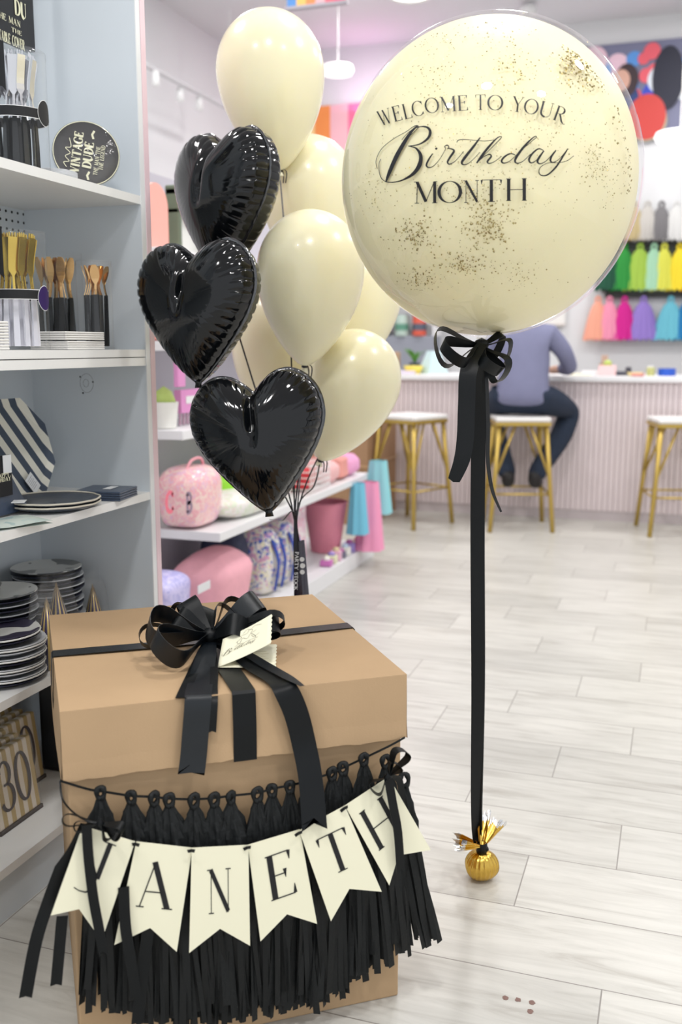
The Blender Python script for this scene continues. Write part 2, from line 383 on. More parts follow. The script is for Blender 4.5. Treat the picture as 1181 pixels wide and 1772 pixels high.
ex_ = math_('MULTIPLY', math_('MINIMUM', fx, math_('SUBTRACT', 1.0, fx)), .606); ey_ = math_('MULTIPLY', math_('MINIMUM', fy, math_('SUBTRACT', 1.0, fy)), .2285)
g1 = math_('LESS_THAN', math_('MINIMUM', ex_, ey_), .0014)
seed = N_('ShaderNodeCombineXYZ'); K(row, seed.inputs[0]); K(colx, seed.inputs[1])
wn = N_('ShaderNodeTexWhiteNoise'); K(seed.outputs[0], wn.inputs[0])
off = N_('ShaderNodeVectorMath'); off.operation = 'SCALE'; K(wn.outputs['Color'], off.inputs[0]); off.inputs['Scale'].default_value = 20
mp = N_('ShaderNodeMapping'); mp.inputs['Scale'].default_value = (1.6, 13, 1); K(geo.outputs['Position'], mp.inputs[0])
adv = N_('ShaderNodeVectorMath'); K(mp.outputs[0], adv.inputs[0]); K(off.outputs[0], adv.inputs[1])
gr = N_('ShaderNodeTexNoise'); gr.inputs['Scale'].default_value = 2.2; gr.inputs['Detail'].default_value = 9; gr.inputs['Distortion'].default_value = .8; gr.inputs['Roughness'].default_value = .62; K(adv.outputs[0], gr.inputs[0])
rp = N_('ShaderNodeValToRGB'); e = rp.color_ramp.elements
e[0].position = .28; e[0].color = srgb(176, 172, 164); e[1].position = .62; e[1].color = srgb(208, 206, 199)
e2 = e.new(.45); e2.color = srgb(197, 195, 188); K(gr.outputs[0], rp.inputs[0])
tone = math_('MULTIPLY_ADD', wn.outputs['Value'], .14, .90)
ml = N_('ShaderNodeMix'); ml.data_type = 'RGBA'; ml.blend_type = 'MULTIPLY'; ml.inputs[0].default_value = 1; K(rp.outputs[0], ml.inputs[6])
cb = N_('ShaderNodeCombineColor'); [K(tone, cb.inputs[i]) for i in range(3)]; K(cb.outputs[0], ml.inputs[7])
m2 = N_('ShaderNodeMix'); m2.data_type = 'RGBA'; K(g1, m2.inputs[0]); K(ml.outputs[2], m2.inputs[6]); m2.inputs[7].default_value = srgb(140, 135, 130)
K(m2.outputs[2], b.inputs['Base Color'])
bp = N_('ShaderNodeBump'); bp.inputs['Distance'].default_value = .001; bp.inputs['Strength'].default_value = .3; bp.invert = True; K(g1, bp.inputs['Height']); K(bp.outputs[0], b.inputs['Normal'])

WALLM = mat('white_wall_paint', (228, 229, 231), .8); CEIL = mat('ceiling_paint', (222, 221, 224), .85)
XL, XR, YB, YF, ZC = -4.2, 3.6, 9.4, -3.0, 4.0
def struct(name, mb, m, parent=None, **k):
    o = mb.build(name, m, parent, **k)
    o['kind'] = 'structure'; return o
struct('floor', MB().box((XL-.1, YF, -.05), (XR+.1, YB+.1, 0)), floor_m)
struct('ceiling', MB().box((XL-.1, YF, ZC), (XR+.1, YB+.1, ZC+.05)), CEIL)
struct('wall_back', MB().box((XL-.1, YB, 0), (XR+.1, YB+.1, ZC)), WALLM)
struct('wall_left', MB().box((XL-.1, YF, 0), (XL, YB, ZC)), WALLM)
struct('wall_right', MB().box((XR, 3.2, 0), (XR+.1, YB, ZC)), WALLM)  # unseen wall, cut short so world light fills the near shelving
struct('baseboard_back', MB().box((XL, YB-.012, 0), (XR, YB, .1)), WHITE)
LMP = mat('lamp_diffuser', (255, 250, 240), .5, emit=3); LRIM = mat('white_lamp_rim', (240, 240, 240), .4)
first = None
for i, (x, y) in enumerate(LAMPS):
    lb = 'round white recessed lamp in the ceiling'
    if first is None:
        first = thing('ceiling_lamp', lb, 'lamp', (x, y, ZC), 0, 'recessed ceiling lamps')
        MB().lathe([(.18, 0), (.18, -.02), (.172, -.03), (.172, 0)], n=32, cap=False).build('lamp_rim', LRIM, first, smooth=True)
        MB().lathe([(0, -.004), (.17, -.004), (.17, 0)], n=32).build('lamp_diffuser', LMP, first)
    else: dup(first, (x, y, ZC), 0, lb, 'recessed ceiling lamps')
# hanging disc lamps
def disc_lamp(px, py, Y, r, label):
    p = hitY(px, py, Y); t = thing('disc_pendant_lamp', label, 'lamp', p)
    MB().lathe([(0, -.03), (r*.9, -.03), (r, 0), (r*.92, .035), (0, .05)], n=40).build('lamp_shade', mat('glowing_white_shade', (255, 253, 250), .5, emit=1.1), t, smooth=True)
    MB().tube([(0, 0, .05), (0, 0, ZC-p.z)], .006).build('cord', LRIM, t)
disc_lamp(585, 122, 8.0, .13, 'glowing white disc pendant lamp between cream balloons and bubble balloon')
disc_lamp(1178, 237, 8.6, .2, 'white disc pendant lamp under the big photo poster')
p = hitZ(915, 9, ZC-.02)
t = thing('ceiling_spotlight', 'small round spotlight on the ceiling above the bubble balloon', 'lamp', (p.x, p.y, ZC))
MB().lathe([(.03, 0), (.07, -.04), (.07, -.1), (.05, -.1), (.04, -.06), (0, -.05)], n=20).build('lamp_can', LRIM, t, smooth=True)
# track with spots at upper left
t = thing('track_light', 'white ceiling track with small spotlights at upper left beside the shelf', 'track light', hitZ(300, 135, 3.2))
a = hitZ(238, 105, 3.2); b_ = hitZ(400, 190, 3.2); MB().tube([a, b_], .02).build('track', mat('grey_track', (205, 205, 208), .5), t, world=True)
for q in ((270, 148), (312, 175), (345, 190)):
    pp = hitZ(q[0], q[1], 3.08); MB().lathe([(.0, .10), (.022, .10), (.03, 0), (.0, -.01)], Matrix.Translation(pp), n=16).build('spotlight', LRIM, t, world=True, smooth=True)
for q in (a, b_):
    MB().tube([q, V((q.x, q.y, ZC))], .008).build('hanger', LRIM, t, world=True)

# ============================================================ NEAR SHELF UNIT
XF, XB, YE, Y0 = -1.278, -1.62, 2.22, .75
t = thing('display_shelving', 'tall pale grey shelving unit at the left edge filled with party goods', 'shelf unit', (XB, 1.5, 0))
def pb(name, lo, hi, m, par=None, **k): return MB().box(lo, hi).build(name, m, par or t, world=True, **k)
pb('side_panel', (XB, YE, 0), (XF, YE+.02, 2.9), SHGREY)
e_ = pb('panel_edge', (XF, YE, 0), (XF+.0025, YE+.02, 2.9), WHITE); lab(e_, 'white edge strip of the side panel')
pk = pb('end_panel', (XB, YE+.02, 0), (XF+.004, YE+.042, 2.9), PINKE); lab(pk, 'pale pink finishing panel')
pb('side_panel', (XB, Y0-.02, 0), (XF, Y0, 2.9), SHGREY)
bk = pb('back_panel', (XB-.012, Y0-.02, 0), (XB, YE+.04, 2.9), SHGREY)
SHW = mat('shelf_white', (236, 236, 234), .42)
for z, th in ((1.566, .02), (1.193, .018), (1.173, .02), (.83, .02), (.482, .02), (.125, .02)):
    pb('shelf', (XB, Y0, z-th), (XF, YE, z), SHW)
pb('kickboard', (XF-.03, Y0, 0), (XF-.012, YE, .105), SHGREY)
m = MB()
h0 = hitX(50, 372, XB)
for i in range(26):
    for j in range(14):
        m.lathe([(0, .001), (.0034, .001), (.0034, 0)], Matrix.Translation((XB, h0.y-i*.0235, h0.z+.02-j*.0215)) @ Matrix.Rotation(pi/2, 4, 'Y'), n=8)
hh = m.build('pegboard_hole', BLK, t, world=True); hh['kind'] = 'stuff'
m = MB()
c0 = hitY(150, 663, YE-.0012)
for k, (rr) in enumerate((.022, .009)):
    P = [(c0.x+rr*cos(a*pi/20)*.9+(0 if k == 0 else -.002), c0.z+rr*sin(a*pi/20)*1.1) for a in range(41)]
    put_strips(m, [(P, [.0006]*41)], lambda a, b: V((a, YE-.001, b)))
for q in ((139, 652), (161, 661), (144, 680), (229, 624)):
    p = hitY(*q, YE); m.lathe([(0, .001), (.0022, .001), (.0022, 0)], Matrix.Translation(p) @ Matrix.Rotation(pi/2, 4, 'X'), n=8)
m.build('pencil_mark', BLK, t, world=True)

# ---- goods on the near unit
def hX(px, py, z=None, X=-1.31): return hitX(px, py, X)
def spoon_mesh(mb, M, L_=.17, head='spoon', wcol=0):
    n = 14; P = []; W = []
    for i in range(n):
        f = i/(n-1); z = L_*.55+f*L_*.45
        if head == 'spoon': wv = .004+(.011*sin(pi*min(1, max(0, (f-.35)/.65)))**.7 if f > .35 else 0)
        else: wv = .004+(.011 if f > .5 else .011*max(0, (f-.35)/.15))
        P.append(M@V((0, .004*sin(f*pi), z))); W.append(wv)
    d = (M.to_3x3()@V((1, 0, 0)))
    mb.strip(P, d, W, .0016)
def cutlery_canister(px0, px1, pytop, zb, h, name, label, metal, handle, X=-1.34, n=12, canmat=PLAST, band=None, kinds='spoon', lid=True, handle_f=.55, yc=None):
    p0 = hitX(px0, (pytop+100), X); p1 = hitX(px1, (pytop+100), X)
    yc_ = (p0.y+p1.y)/2; r = (p1-p0).length/2*.92
    t = thing(name, label, 'cutlery', (X, yc_, zb))
    for i in range(n):
        a = 2*pi*i/n+.3; rr = r*.62 if i % 2 else r*.35
        M = Matrix.Translation((rr*cos(a), rr*sin(a), .004)) @ Matrix.Rotation(R.uniform(-.04, .04), 4, 'X') @ Matrix.Rotation(a+pi/2+R.uniform(-.5, .5), 4, 'Z')
        mb = MB(); mb.strip([M@V((0, 0, .004)), M@V((0, 0, h*.2)), M@V((0, .001, h*handle_f))], M.to_3x3()@V((1, 0, 0)), [.013, .0125, .009], .0045)
        mb.cur = 1; k = kinds if isinstance(kinds, str) else kinds[i % len(kinds)]
        nn = 12; P = []; W = []
        for j in range(nn):
            f = j/(nn-1); z = h*handle_f+f*(h*.93-h*handle_f)
            wv = .005+(.017*sin(pi*min(1, (f-.4)/.62))**.6 if f > .42 else 0) if k == 'spoon' else (.005 if f < .4 else .019)
            P.append(M@V((0, .006*sin(f*pi*1.2), z))); W.append(wv)
        mb.strip(P, M.to_3x3()@V((1, 0, 0)), W, .0018)
        if k != 'spoon':
            for q in (-.006, 0, .006):
                mb.tube([M@V((q, .001, h*.93)), M@V((q, 0, h*.97))], .0014, n=5)
        mb.build(k, [handle, metal], t, smooth=False)
    MB().lathe([(r, 0), (r, h)], n=32, cap=False).build('clear_canister', canmat, t, smooth=True)
    if lid: MB().lathe([(0, h), (r*1.01, h), (r*1.01, h-.012)], n=32, cap=False).build('lid', canmat, t, smooth=True)
    if band:
        for (z0, z1, mm) in band:
            MB().lathe([(r*1.012, z0*h), (r*1.012, z1*h)], n=32, cap=False).build('label_band', mm, t, smooth=True)
    return t, r
GOLDC = mat('gold_plastic', (214, 184, 88), .22, metal=.85); SILC = mat('silver_plastic', (222, 222, 226), .18, metal=.85); ROSE = mat('rose_gold_plastic', (222, 180, 124), .18, metal=.95)
BH = mat('black_handle', (22, 26, 30), .25); CLH = mat('clear_handle', (222, 222, 232), .2, spec=.8)
WPR = mat('white_print', (235, 235, 235), .5); CRPR = mat('cream_print', (238, 236, 205), .6)
zt = 1.566
t1, r1 = cutlery_canister(-6, 66, 180, zt, .235, 'cutlery_canister', 'clear canister of silver forks with a black waist band on the top shelf', SILC, BH, X=-1.345, n=24, kinds='fork', band=[(.42, .50, BLK), (.415, .42, WPR), (.5, .505, WPR)], handle_f=.42)
def round_label(t, r, ang, z, rad, m, rim=WPR):
    for k, (q, mm, nm, e) in enumerate(((rad*1.06, rim, 'label_rim', .0006), (rad, m, 'round_label', .0012))):
        mb = MB()
        mb.grid(lambda u, v: V(((r*1.015+e)*cos(ang+q*u*cos(2*pi*v)/r), (r*1.015+e)*sin(ang+q*u*cos(2*pi*v)/r), z+q*u*sin(2*pi*v)*1.25)), 6, 32, cv=True)
        mb.build(nm, mm, t, smooth=True)
def canlabel_strip(t, r, ang, z0, z1, wdt, m):
    mb = MB(); mb.grid(lambda u, v: V(((r*1.02+.001)*cos(ang+(u-.5)*wdt/r), (r*1.02+.001)*sin(ang+(u-.5)*wdt/r), z0+(z1-z0)*v-(0 if v > .05 else .012*(1-abs(2*u-1))*-1))), 6, 12)
    mb.build('hanging_label', m, t, smooth=True)
round_label(t1, r1, radians(5), .112, .02, BLK); canlabel_strip(t1, r1, radians(-75), .145, .24, .018, BLK)
t2, r2 = cutlery_canister(-4, 68, 500, 1.193, .245, 'cutlery_canister', 'clear canister of gold forks with clear handles on the middle shelf', GOLDC, CLH, X=-1.345, n=24, kinds='fork', band=[(.43, .505, BLK), (.425, .43, WPR), (.505, .51, WPR)], handle_f=.43)
round_label(t2, r2, radians(5), .108, .02, mat('purple_print', (52, 30, 92), .5)); canlabel_strip(t2, r2, radians(-80), .145, .245, .018, BLK)
cutlery_canister(74, 131, 520, 1.193, .235, 'cutlery_pack', 'clear sleeve of gold cutlery with black handles behind the white napkins', ROSE, BH, X=-1.47, n=18, handle_f=.52, lid=False)
cutlery_canister(150, 186, 520, 1.193, .205, 'spoon_pack', 'slim clear sleeve of gold spoons with black handles, nearest the side panel', ROSE, BH, X=-1.315, n=11, handle_f=.6)
# table cover package
pa = hitX(53, 92, -1.50); pc = hitX(53, -60, -1.50)
t = thing('table_cover_package', 'black printed table cover package hanging above the silver forks', 'package', (-1.5, pa.y, pa.z))
MB().box((-1.51, pa.y-.19, pa.z), (-1.485, pa.y, pa.z+.27)).build('wrapper', mat('black_wrapper', (30, 29, 32), .35, noise=.25, nscale=8), t, world=True, bevel=.003)
mb = MB(); EY = V((0, 1, 0)); EZ = V((0, 0, 1))
def row(txt, px, py, hgt, wdt=None, T=.2, t_=.06, X=-1.4835):
    o = hitX(px, py, X); put_text(mb, txt, o, EY*hgt, EZ*hgt, T, t_, width=wdt and wdt/hgt)
row('DU', 26, 24, .032, .043, .28, .08); row('THE MAN', -8, 27, .0135, .090); row('THE', 20, 54, .0095, .037); row('TABLE COVER', -2, 67, .021, .094, .26, .08)
for k in range(5):
    o = hitX(-20, 84+k*3, -1.4835); put_strips(mb, [([(0, 0), (.08, 0)], [.0015, .0015])], lambda a, b, o=o: o+EY*a+EZ*(b-a*.0))
mb.build('printed_lettering', CRPR, t, world=True)
MB().tube([V((-1.62, pa.y-.09, pa.z+.29)), V((-1.47, pa.y-.09, pa.z+.29)), V((-1.465, pa.y-.09, pa.z+.305))], .003, n=6).build('peg_hook', mat('chrome_wire', (200, 200, 205), .25, metal=1), t, world=True, smooth=True)
MB().box((-1.499, pa.y-.12, pa.z+.265), (-1.496, pa.y-.06, pa.z+.305)).build('hang_tab', BLK, t, world=True)
# vintage plate pack
base = hitX(152, 307, -1.335); rp_ = .077
N = (EYE-base); N.z = 0; N.normalize(); N = (N*cos(.22)+V((1, 0, 0))*.12+V((0, 0, .22))).normalized()
X_ = V((0, 0, 1)).cross(N).normalized(); Y_ = N.cross(X_)
c = base+Y_*rp_+V((0, 0, 0)); c.z = 1.566+rp_*Y_.z+.004
t = thing('paper_plate_pack', 'round black and cream lettered plate pack standing on its rim on the top shelf', 'plates', (c.x, c.y, 1.566))
M = Matrix((X_, Y_, N)).transposed().to_4x4(); M.translation = c
for k in range(5):
    MB().lathe([(0, -.012+k*.002), (rp_*.8, -.012+k*.002), (rp_, -.003+k*.002), (rp_, -.002+k*.002), (rp_*.78, -.010+k*.002)], M, n=56).build('plate', mat('plate_black', (52, 50, 52), .45, noise=.2, nscale=20) if k == 4 else mat('plate_rim_white', (205, 208, 212), .4), t, world=True, smooth=True, auto=40)
mb = MB()
mb.lathe([(rp_*.965, .0072), (rp_*.99, .0074)], M, n=56, cap=False)
ca, sa = cos(radians(80)), sin(radians(80)); bx = X_*ca+Y_*sa; by = X_*-sa+Y_*ca; o0 = c+N*.0008
put_text(mb, 'VINTAGE', o0-bx*.049+by*.012, bx*.0195, by*.0195, .3, .09, width=.098/.0195)
put_text(mb, 'DUDE', o0-bx*.032-by*.014, bx*.0195, by*.0195, .3, .09, width=.062/.0195)
put_text(mb, 'THE MAN THE', o0-bx*.045-by*.03, bx*.009, by*.009, .2, .07, width=.07/.009)
put_text(mb, 'THE LEGEND', o0-bx*.03-by*.041, bx*.009, by*.009, .2, .07, width=.06/.009)
for s_ in (-1, 1):
    put_strips(mb, [([(s_*.04, -.012), (s_*.05, -.008), (s_*.06, -.012)], [.005]*3)], lambda a, b_2: o0+bx*a+by*b_2)
P = cr([(-.04, .04), (-.03, .048), (-.025, .036), (-.015, .046), (-.005, .036), (.005, .048), (.01, .036), (.03, .042)], 5)
put_strips(mb, [([(p.x, p.y) for p in P], [.0018]*len(P))], lambda a, b_2: o0+bx*a+by*b_2)
mb.build('printed_lettering', CRPR, t, world=True)
MB().lathe([(0, .014), (rp_*.95, .0135), (rp_*1.02, .004), (rp_*1.03, -.008), (0, -.02)], M, n=40).build('shrink_wrap', BAGPL, t, world=True, smooth=True)
# flat pack lying under it
p = hitX(105, 300, -1.33)
t = thing('plate_pack', 'white shrink wrapped plate pack lying flat beside the silver forks', 'plates', (-1.36, p.y, 1.566))
for k in range(4): MB().lathe([(0, .002), (.045, .002), (.062, .010), (.062, .0115), (.044, .0035)], Matrix.Translation((0, 0, k*.0025)), n=40).build('plate', mat('plate_rim_white', (215, 215, 215), .4), t, smooth=True)
# white napkin packs on the middle shelf
NW = mat('white_napkin', (232, 230, 226), .7, bump=.2, bscale=80)
for i, (px, X, z, lb, n) in enumerate(((118, -1.335, 1.193, 'lower white napkin pack of the pair in front of the gold cutlery', 1), (117, -1.335, 1.214, 'upper white napkin pack of the pair in front of the gold cutlery', 1))):
    p = hitX(px, 590, X); t = thing('napkin_pack', lb, 'napkins', (X, p.y, z+.001), R.uniform(-.04, .04))
    for k in range(4): MB().box((-.05, -.075, k*.0048), (.05, .075, k*.0048+.0042)).build('napkin', NW, t, bevel=.0018)
for i in range(5):
    p = hitX(-8, 590, -1.30); t = thing('napkin_pack', ('bottom', 'second', 'third', 'fourth', 'top')[i]+' white pack of the stack at the photo left edge of the middle shelf', 'napkins', (-1.315, p.y-.02, 1.194+i*.0116), 0, 'white packs at the left edge')
    for k in range(2): MB().box((-.03, -.045, k*.0054), (.03, .045, k*.0054+.0048)).build('napkin', NW, t, bevel=.0018)

# ---- third shelf (z .83)
Z3 = .83
c = hitX(28, 772, -1.50)
t = thing('striped_plate_pack', 'eight-sided plate pack with slate and cream diagonal stripes leaning upright', 'plates', (c.x, c.y, Z3))
STR = stripes('slate_cream_stripes', (62, 74, 92), (226, 224, 212), 19, 'diag', .5)
mb = MB(); rr = .13; M = Matrix.Translation((c.x, c.y, Z3+rr*.985)) @ Matrix.Rotation(radians(75), 4, 'Y') @ Matrix.Rotation(radians(22.5), 4, 'Z')
mb.lathe([(0, 0), (rr*.86, 0), (rr, .010), (rr, .012), (rr*.85, .004), (0, .004)], M, n=8)
mb.build('plate', STR, t, world=True)
q = hitX(57, 836, -1.462); TAGM = mat('price_tag_white', (226, 228, 230), .5)
MT = Matrix.Translation(q) @ Matrix.Rotation(radians(-15), 4, 'Y') @ Matrix.Rotation(radians(33), 4, 'X')
MB().box((-.0005, -.017, -.022), (.0005, .017, .022), MT).build('price_tag', TAGM, t, world=True)
mb = MB()
for k in range(6): mb.box((.0006, -.012, .014-k*.005), (.0008, .012-.004*(k % 2), .015-k*.005), MT)
mb.build('tag_print', mat('grey_print', (150, 150, 155), .6), t, world=True)
# slate bag with tag in front
c = hitX(12, 830, -1.40)
t = thing('birthday_bag', 'slate napkin bag with a white price tag leaning before the striped plates', 'bag', (c.x, c.y, Z3))
SL = mat('slate_film', (60, 72, 92), .3, noise=.3, nscale=25, bump=.5, bscale=30)
MB().grid(lambda u, v: V((c.x+.006-.03*v+.008*sin(u*pi), c.y-.10+u*(.165-.07*v), Z3+.005+.15*v)), 10, 10).grid(lambda u, v: V((c.x-.02-.03*v, c.y-.10+u*(.165-.07*v), Z3+.005+.15*v)), 10, 10).build('pouch', SL, t, world=True, smooth=True)
BX = c.x+.004
MB().box((BX, c.y-.07, Z3+.045), (BX+.006, c.y+.005, Z3+.135), None).build('card', BLK, t, world=True)
q = hitX(14, 803, BX+.009); MB().box((BX+.0075, q.y-.016, q.z-.02), (BX+.0085, q.y+.012, q.z+.02)).build('price_tag', TAGM, t, world=True)
mb = MB(); o = hitX(-8, 828, BX+.009); put_text(mb, 'HAPPY', o, EY*.008, EZ*.008, .2, .08, width=6.0); o = hitX(-17, 838, BX+.009); put_text(mb, 'BIRTHDAY', o, EY*.0095, EZ*.0095, .2, .08, width=7.4)
mb.build('printed_lettering', CRPR, t, world=True)
# scalloped plates lying
p = hitZ(92, 868, Z3+.015)
t = thing('scalloped_plate_pack', 'dark scalloped-edge plate pack lying on the third shelf', 'plates', (p.x, p.y, Z3))
for k in range(2):
    ph = k*.08
    mb = MB(); mb.grid(lambda u, v: V(((.005+.098*u)*(1+(.035*abs(cos(11*(v+ph)*pi)) if u > .8 else 0))*cos(2*pi*v), (.005+.098*u)*(1+(.035*abs(cos(11*(v+ph)*pi)) if u > .8 else 0))*sin(2*pi*v), .003+k*.009+(0 if u < .75 else (u-.75)*.045))), 12, 96, cv=True)
    o_ = mb.build('plate', mat('plate_dark_slate', (74, 80, 90), .35, noise=.2, nscale=10), t, smooth=True); md = o_.modifiers.new('s', 'SOLIDIFY'); md.thickness = .002
    MB().tube([((.104)*(1+.03*abs(cos(11*(v/96+ph)*pi)))*cos(2*pi*v/96), (.104)*(1+.03*abs(cos(11*(v/96+ph)*pi)))*sin(2*pi*v/96), .0145+k*.009) for v in range(97)], .0022, n=6).build('rim', mat('cream_rim', (214, 208, 192), .5), t, smooth=True)
q = hitZ(33, 868, Z3+.032); MB().box((-.014, -.02, 0), (.014, .02, .001), Matrix.Translation(q) @ Matrix.Rotation(.5, 4, 'Z')).build('price_tag', TAGM, t, world=True)
p = hitZ(184, 853, Z3+.012)
t = thing('napkin_pack', 'slate cocktail napkin pack with white sticker beside the side panel', 'napkins', (p.x, p.y, Z3), radians(8))
for k in range(4): MB().box((-.06, -.055, k*.006), (.06, .055, k*.006+.0055)).build('napkin', SL, t, bevel=.002)
MB().box((.0, -.02, .0245), (.02, .03, .0252)).build('sticker', TAGM, t)
p = hitZ(18, 905, Z3+.005)
t = thing('clear_pack', 'pale green flat cellophane pack at the shelf front edge', 'package', (p.x-.02, p.y-.02, Z3), radians(-25))
MB().grid(lambda u, v: V((-.055+.11*u, -.10+.2*v, .006+.006*sin(pi*u)*sin(pi*v)+.0015*sin(9*v))), 10, 14).grid(lambda u, v: V((-.055+.11*u, -.10+.2*v, .001)), 3, 3).build('wrapper', blotch('green_pack_print', [(196, 212, 206), (176, 196, 194), (205, 216, 208)], 14, .25), t, smooth=True)

# ---- fourth shelf: stacks of plates and party hats
Z4 = .482
PR = [blotch('plate_print_navy', [(202, 204, 202), (66, 70, 78), (120, 122, 122), (214, 214, 208)], 9, .35), mat('plate_rim_white', (215, 215, 215), .4), mat('plate_navy', (34, 38, 58), .4)]
ORD = ['bottom', 'second', 'third', 'fourth', 'fifth', 'sixth', 'seventh', 'eighth', 'ninth', 'tenth']
def plate_stack(px, py, X, n, r, dz, where, group, rim=None, slop=.004, topm=None):
    p = hitX(px, py, X)
    for i in range(n):
        x, y = X+R.uniform(-slop, slop), p.y+R.uniform(-slop, slop)
        lbl = ('top' if i == n-1 else ORD[i]+(' from the bottom' if i else ''))+' plate pack in '+where
        t = thing('paper_plate_pack', lbl, 'plates', (x, y, Z4+i*dz+.001), R.uniform(0, 6), group)
        for k in range(2):
            z = k*dz*.48
            m_ = (topm or PR[0]) if (i == n-1 and k == 1) else (PR[2] if (k == 0 and not (rim and i % 2)) else PR[1])
            MB().lathe([(0, z+.0015), (r*.80, z+.0015), (r*.97, z+dz*.42), (r, z+dz*.42), (r, z+dz*.5), (r*.95, z+dz*.5), (r*.78, z+.004), (0, z+.004)], n=44).build('plate', m_, t, smooth=True, auto=35)
        if rim:
            MB().tube([(r*(1+.012*(a % 2))*cos(2*pi*a/72), r*(1+.012*(a % 2))*sin(2*pi*a/72), dz*.75) for a in range(73)], .002, n=5).build('rim', rim, t, smooth=True)
plate_stack(82, 1010, -1.505, 8, .088, .0205, 'the stack at the back beside the party hats', 'back plate stack')
plate_stack(-4, 1060, -1.46, 8, .088, .0205, 'the left plate stack behind the front one', 'left plate stack')
plate_stack(6, 1170, -1.368, 5, .088, .0225, 'the white-rimmed stack at the shelf front', 'front plate stack', mat('white_beaded_rim', (226, 226, 222), .5), .006, blotch('plate_print_bold', [(214, 214, 210), (58, 54, 74), (222, 222, 218)], 7, .35))
HAT = stripes('gold_navy_stripes', (214, 186, 112), (50, 44, 92), 12/(2*pi), 'ang', .42, .3)
MATS['gold_navy_stripes'].node_tree.nodes['Principled BSDF'].inputs['Metallic'].default_value = .35
def hat(tip, X, h, label):
    p = hitX(*tip, X); z0 = Z4
    t = thing('party_hat', label, 'party hat', (X, p.y, z0), R.uniform(0, 2)); H_ = p.z-z0
    MB().lathe([(H_*.27, .002), (H_*.14, H_*.5), (.0006, H_)], n=36).build('hat_cone', HAT, t, smooth=True)
    MB().grid(lambda u, v: V(((.02+H_*.29*(1-u*.72))*cos(2*pi*v)*(1+.08*sin(7*v*2*pi+u*4)), (.02+H_*.29*(1-u*.72))*sin(2*pi*v)*(.9+.1*sin(5*v*2*pi+u*9)), .003+u*H_*1.08)), 8, 40, cv=True).build('cellophane_bag', BAGPL, t, smooth=True)
    MB().grid(lambda u, v: V((-.045+.09*u, .004*sin(u*8), H_*.92+.045*v)), 8, 4).build('bag_flap', BAGPL, t, smooth=True)
hat((80, 1033), -1.325, .2, 'gold and navy striped party hat nearest the box corner')
hat((97, 1007), -1.40, .2, 'gold and navy party hat just behind the nearest one, beside the plate stack')
hat((160, 1010), -1.42, .2, 'gold and navy party hat, left of the two behind the box lid')
hat((199, 994), -1.44, .2, 'gold and navy party hat nearest the side panel')

# ---- bottom deck: 30 packs
Z5 = .125
S30 = stripes('gold_cream_stripes', (186, 162, 108), (226, 216, 200), 34, 1, .5, .45); INK = mat('charcoal_print', (66, 58, 60), .5)
def pack30(x, y, label, w_=.15, h_=.18, lean=.12, num=True):
    t = thing('number_napkin_pack', label, 'napkins', (x, y, Z5), 0, 'striped thirty packs')
    M = Matrix.Rotation(-lean, 4, 'Y')
    MB().box((-.024, -w_/2, .008), (0, w_/2, h_), M).build('napkin_block', S30, t, bevel=.004)
    MB().box((-.026, -w_/2-.002, 0), (.003, w_/2+.002, .009), M).build('base_edge', mat('dark_pack_edge', (70, 62, 58), .5), t)
    if num:
        mb = MB(); o = M@V((.0012, -w_*.38, h_*.24)); put_text(mb, '30', o, M.to_3x3()@EY*h_*.62, M.to_3x3()@EZ*h_*.62, .13, .05, gap=.06, width=w_*.74/(h_*.62)); mb.build('printed_number', INK, t)
    MB().box((-.027, -w_/2-.004, .001), (.004, w_/2+.004, h_+.003), M).build('wrapper', BAGPL, t, bevel=.006)
pA = hitZ(75, 1397, Z5)
for k, nm in enumerate(('frontmost', 'second', 'third', 'fourth')):
    pack30(pA.x-.004-k*.036, pA.y-.075+k*.004, nm+' gold striped pack printed 30 in the front row on the bottom deck', lean=.13)
pB = hitZ(82, 1347, Z5)
for k, nm in enumerate(('front', 'middle', 'back')):
    pack30(pB.x-.01-k*.036, pB.y-.07+k*.004, nm+' gold striped pack printed 30 behind the front row', h_=.175, lean=.13)
for k, nm in enumerate(('nearest', 'middle', 'farthest')):
    t = thing('black_napkin_pack', nm+' black napkin pack standing behind the striped packs', 'napkins', (-1.42, pB.y+.06+k*.05, Z5), 0, 'black packs on the bottom deck')
    MB().box((-.08, -.018, .0), (.09, .018, .30)).build('napkin_block', mat('black_wrapper', (30, 29, 32), .35), t, bevel=.004)
    MB().box((-.07, -.0195, .01), (.08, -.018, .29)).build('front_card', mat('dark_slate_card', (44, 46, 50), .4), t)

# ============================================================ GIFT BOX
FL = V((-.899, 1.258, 0)); FR = V((-.427, 1.610, 0)); eu = (FR-FL).normalized(); ev = V((-eu.y, eu.x, 0)); BW = .5905; BD = .597; BH_ = .631
box_t = thing('gift_box', 'large kraft cardboard gift box with black ribbon band around its lid', 'box', FL+eu*BW/2+ev*BD/2)
MBX = Matrix((eu, ev, V((0, 0, 1)))).transposed().to_4x4(); MBX.translation = FL
def onfront(px, py, off=.0): return hitP(px, py, FL-ev*off, ev)
def ontop(px, py, h=0): return hitZ(px, py, BH_+h)
def quadbox(mb, x0, x1, y0, y1, z0, z1): mb.box((x0, y0, z0), (x1, y1, z1), MBX)
g = .007
mb = MB(); quadbox(mb, g, BW-g, g, BD-g, 0, BH_-.012); mb.build('box_body', KRAFT, box_t, world=True, bevel=.003)
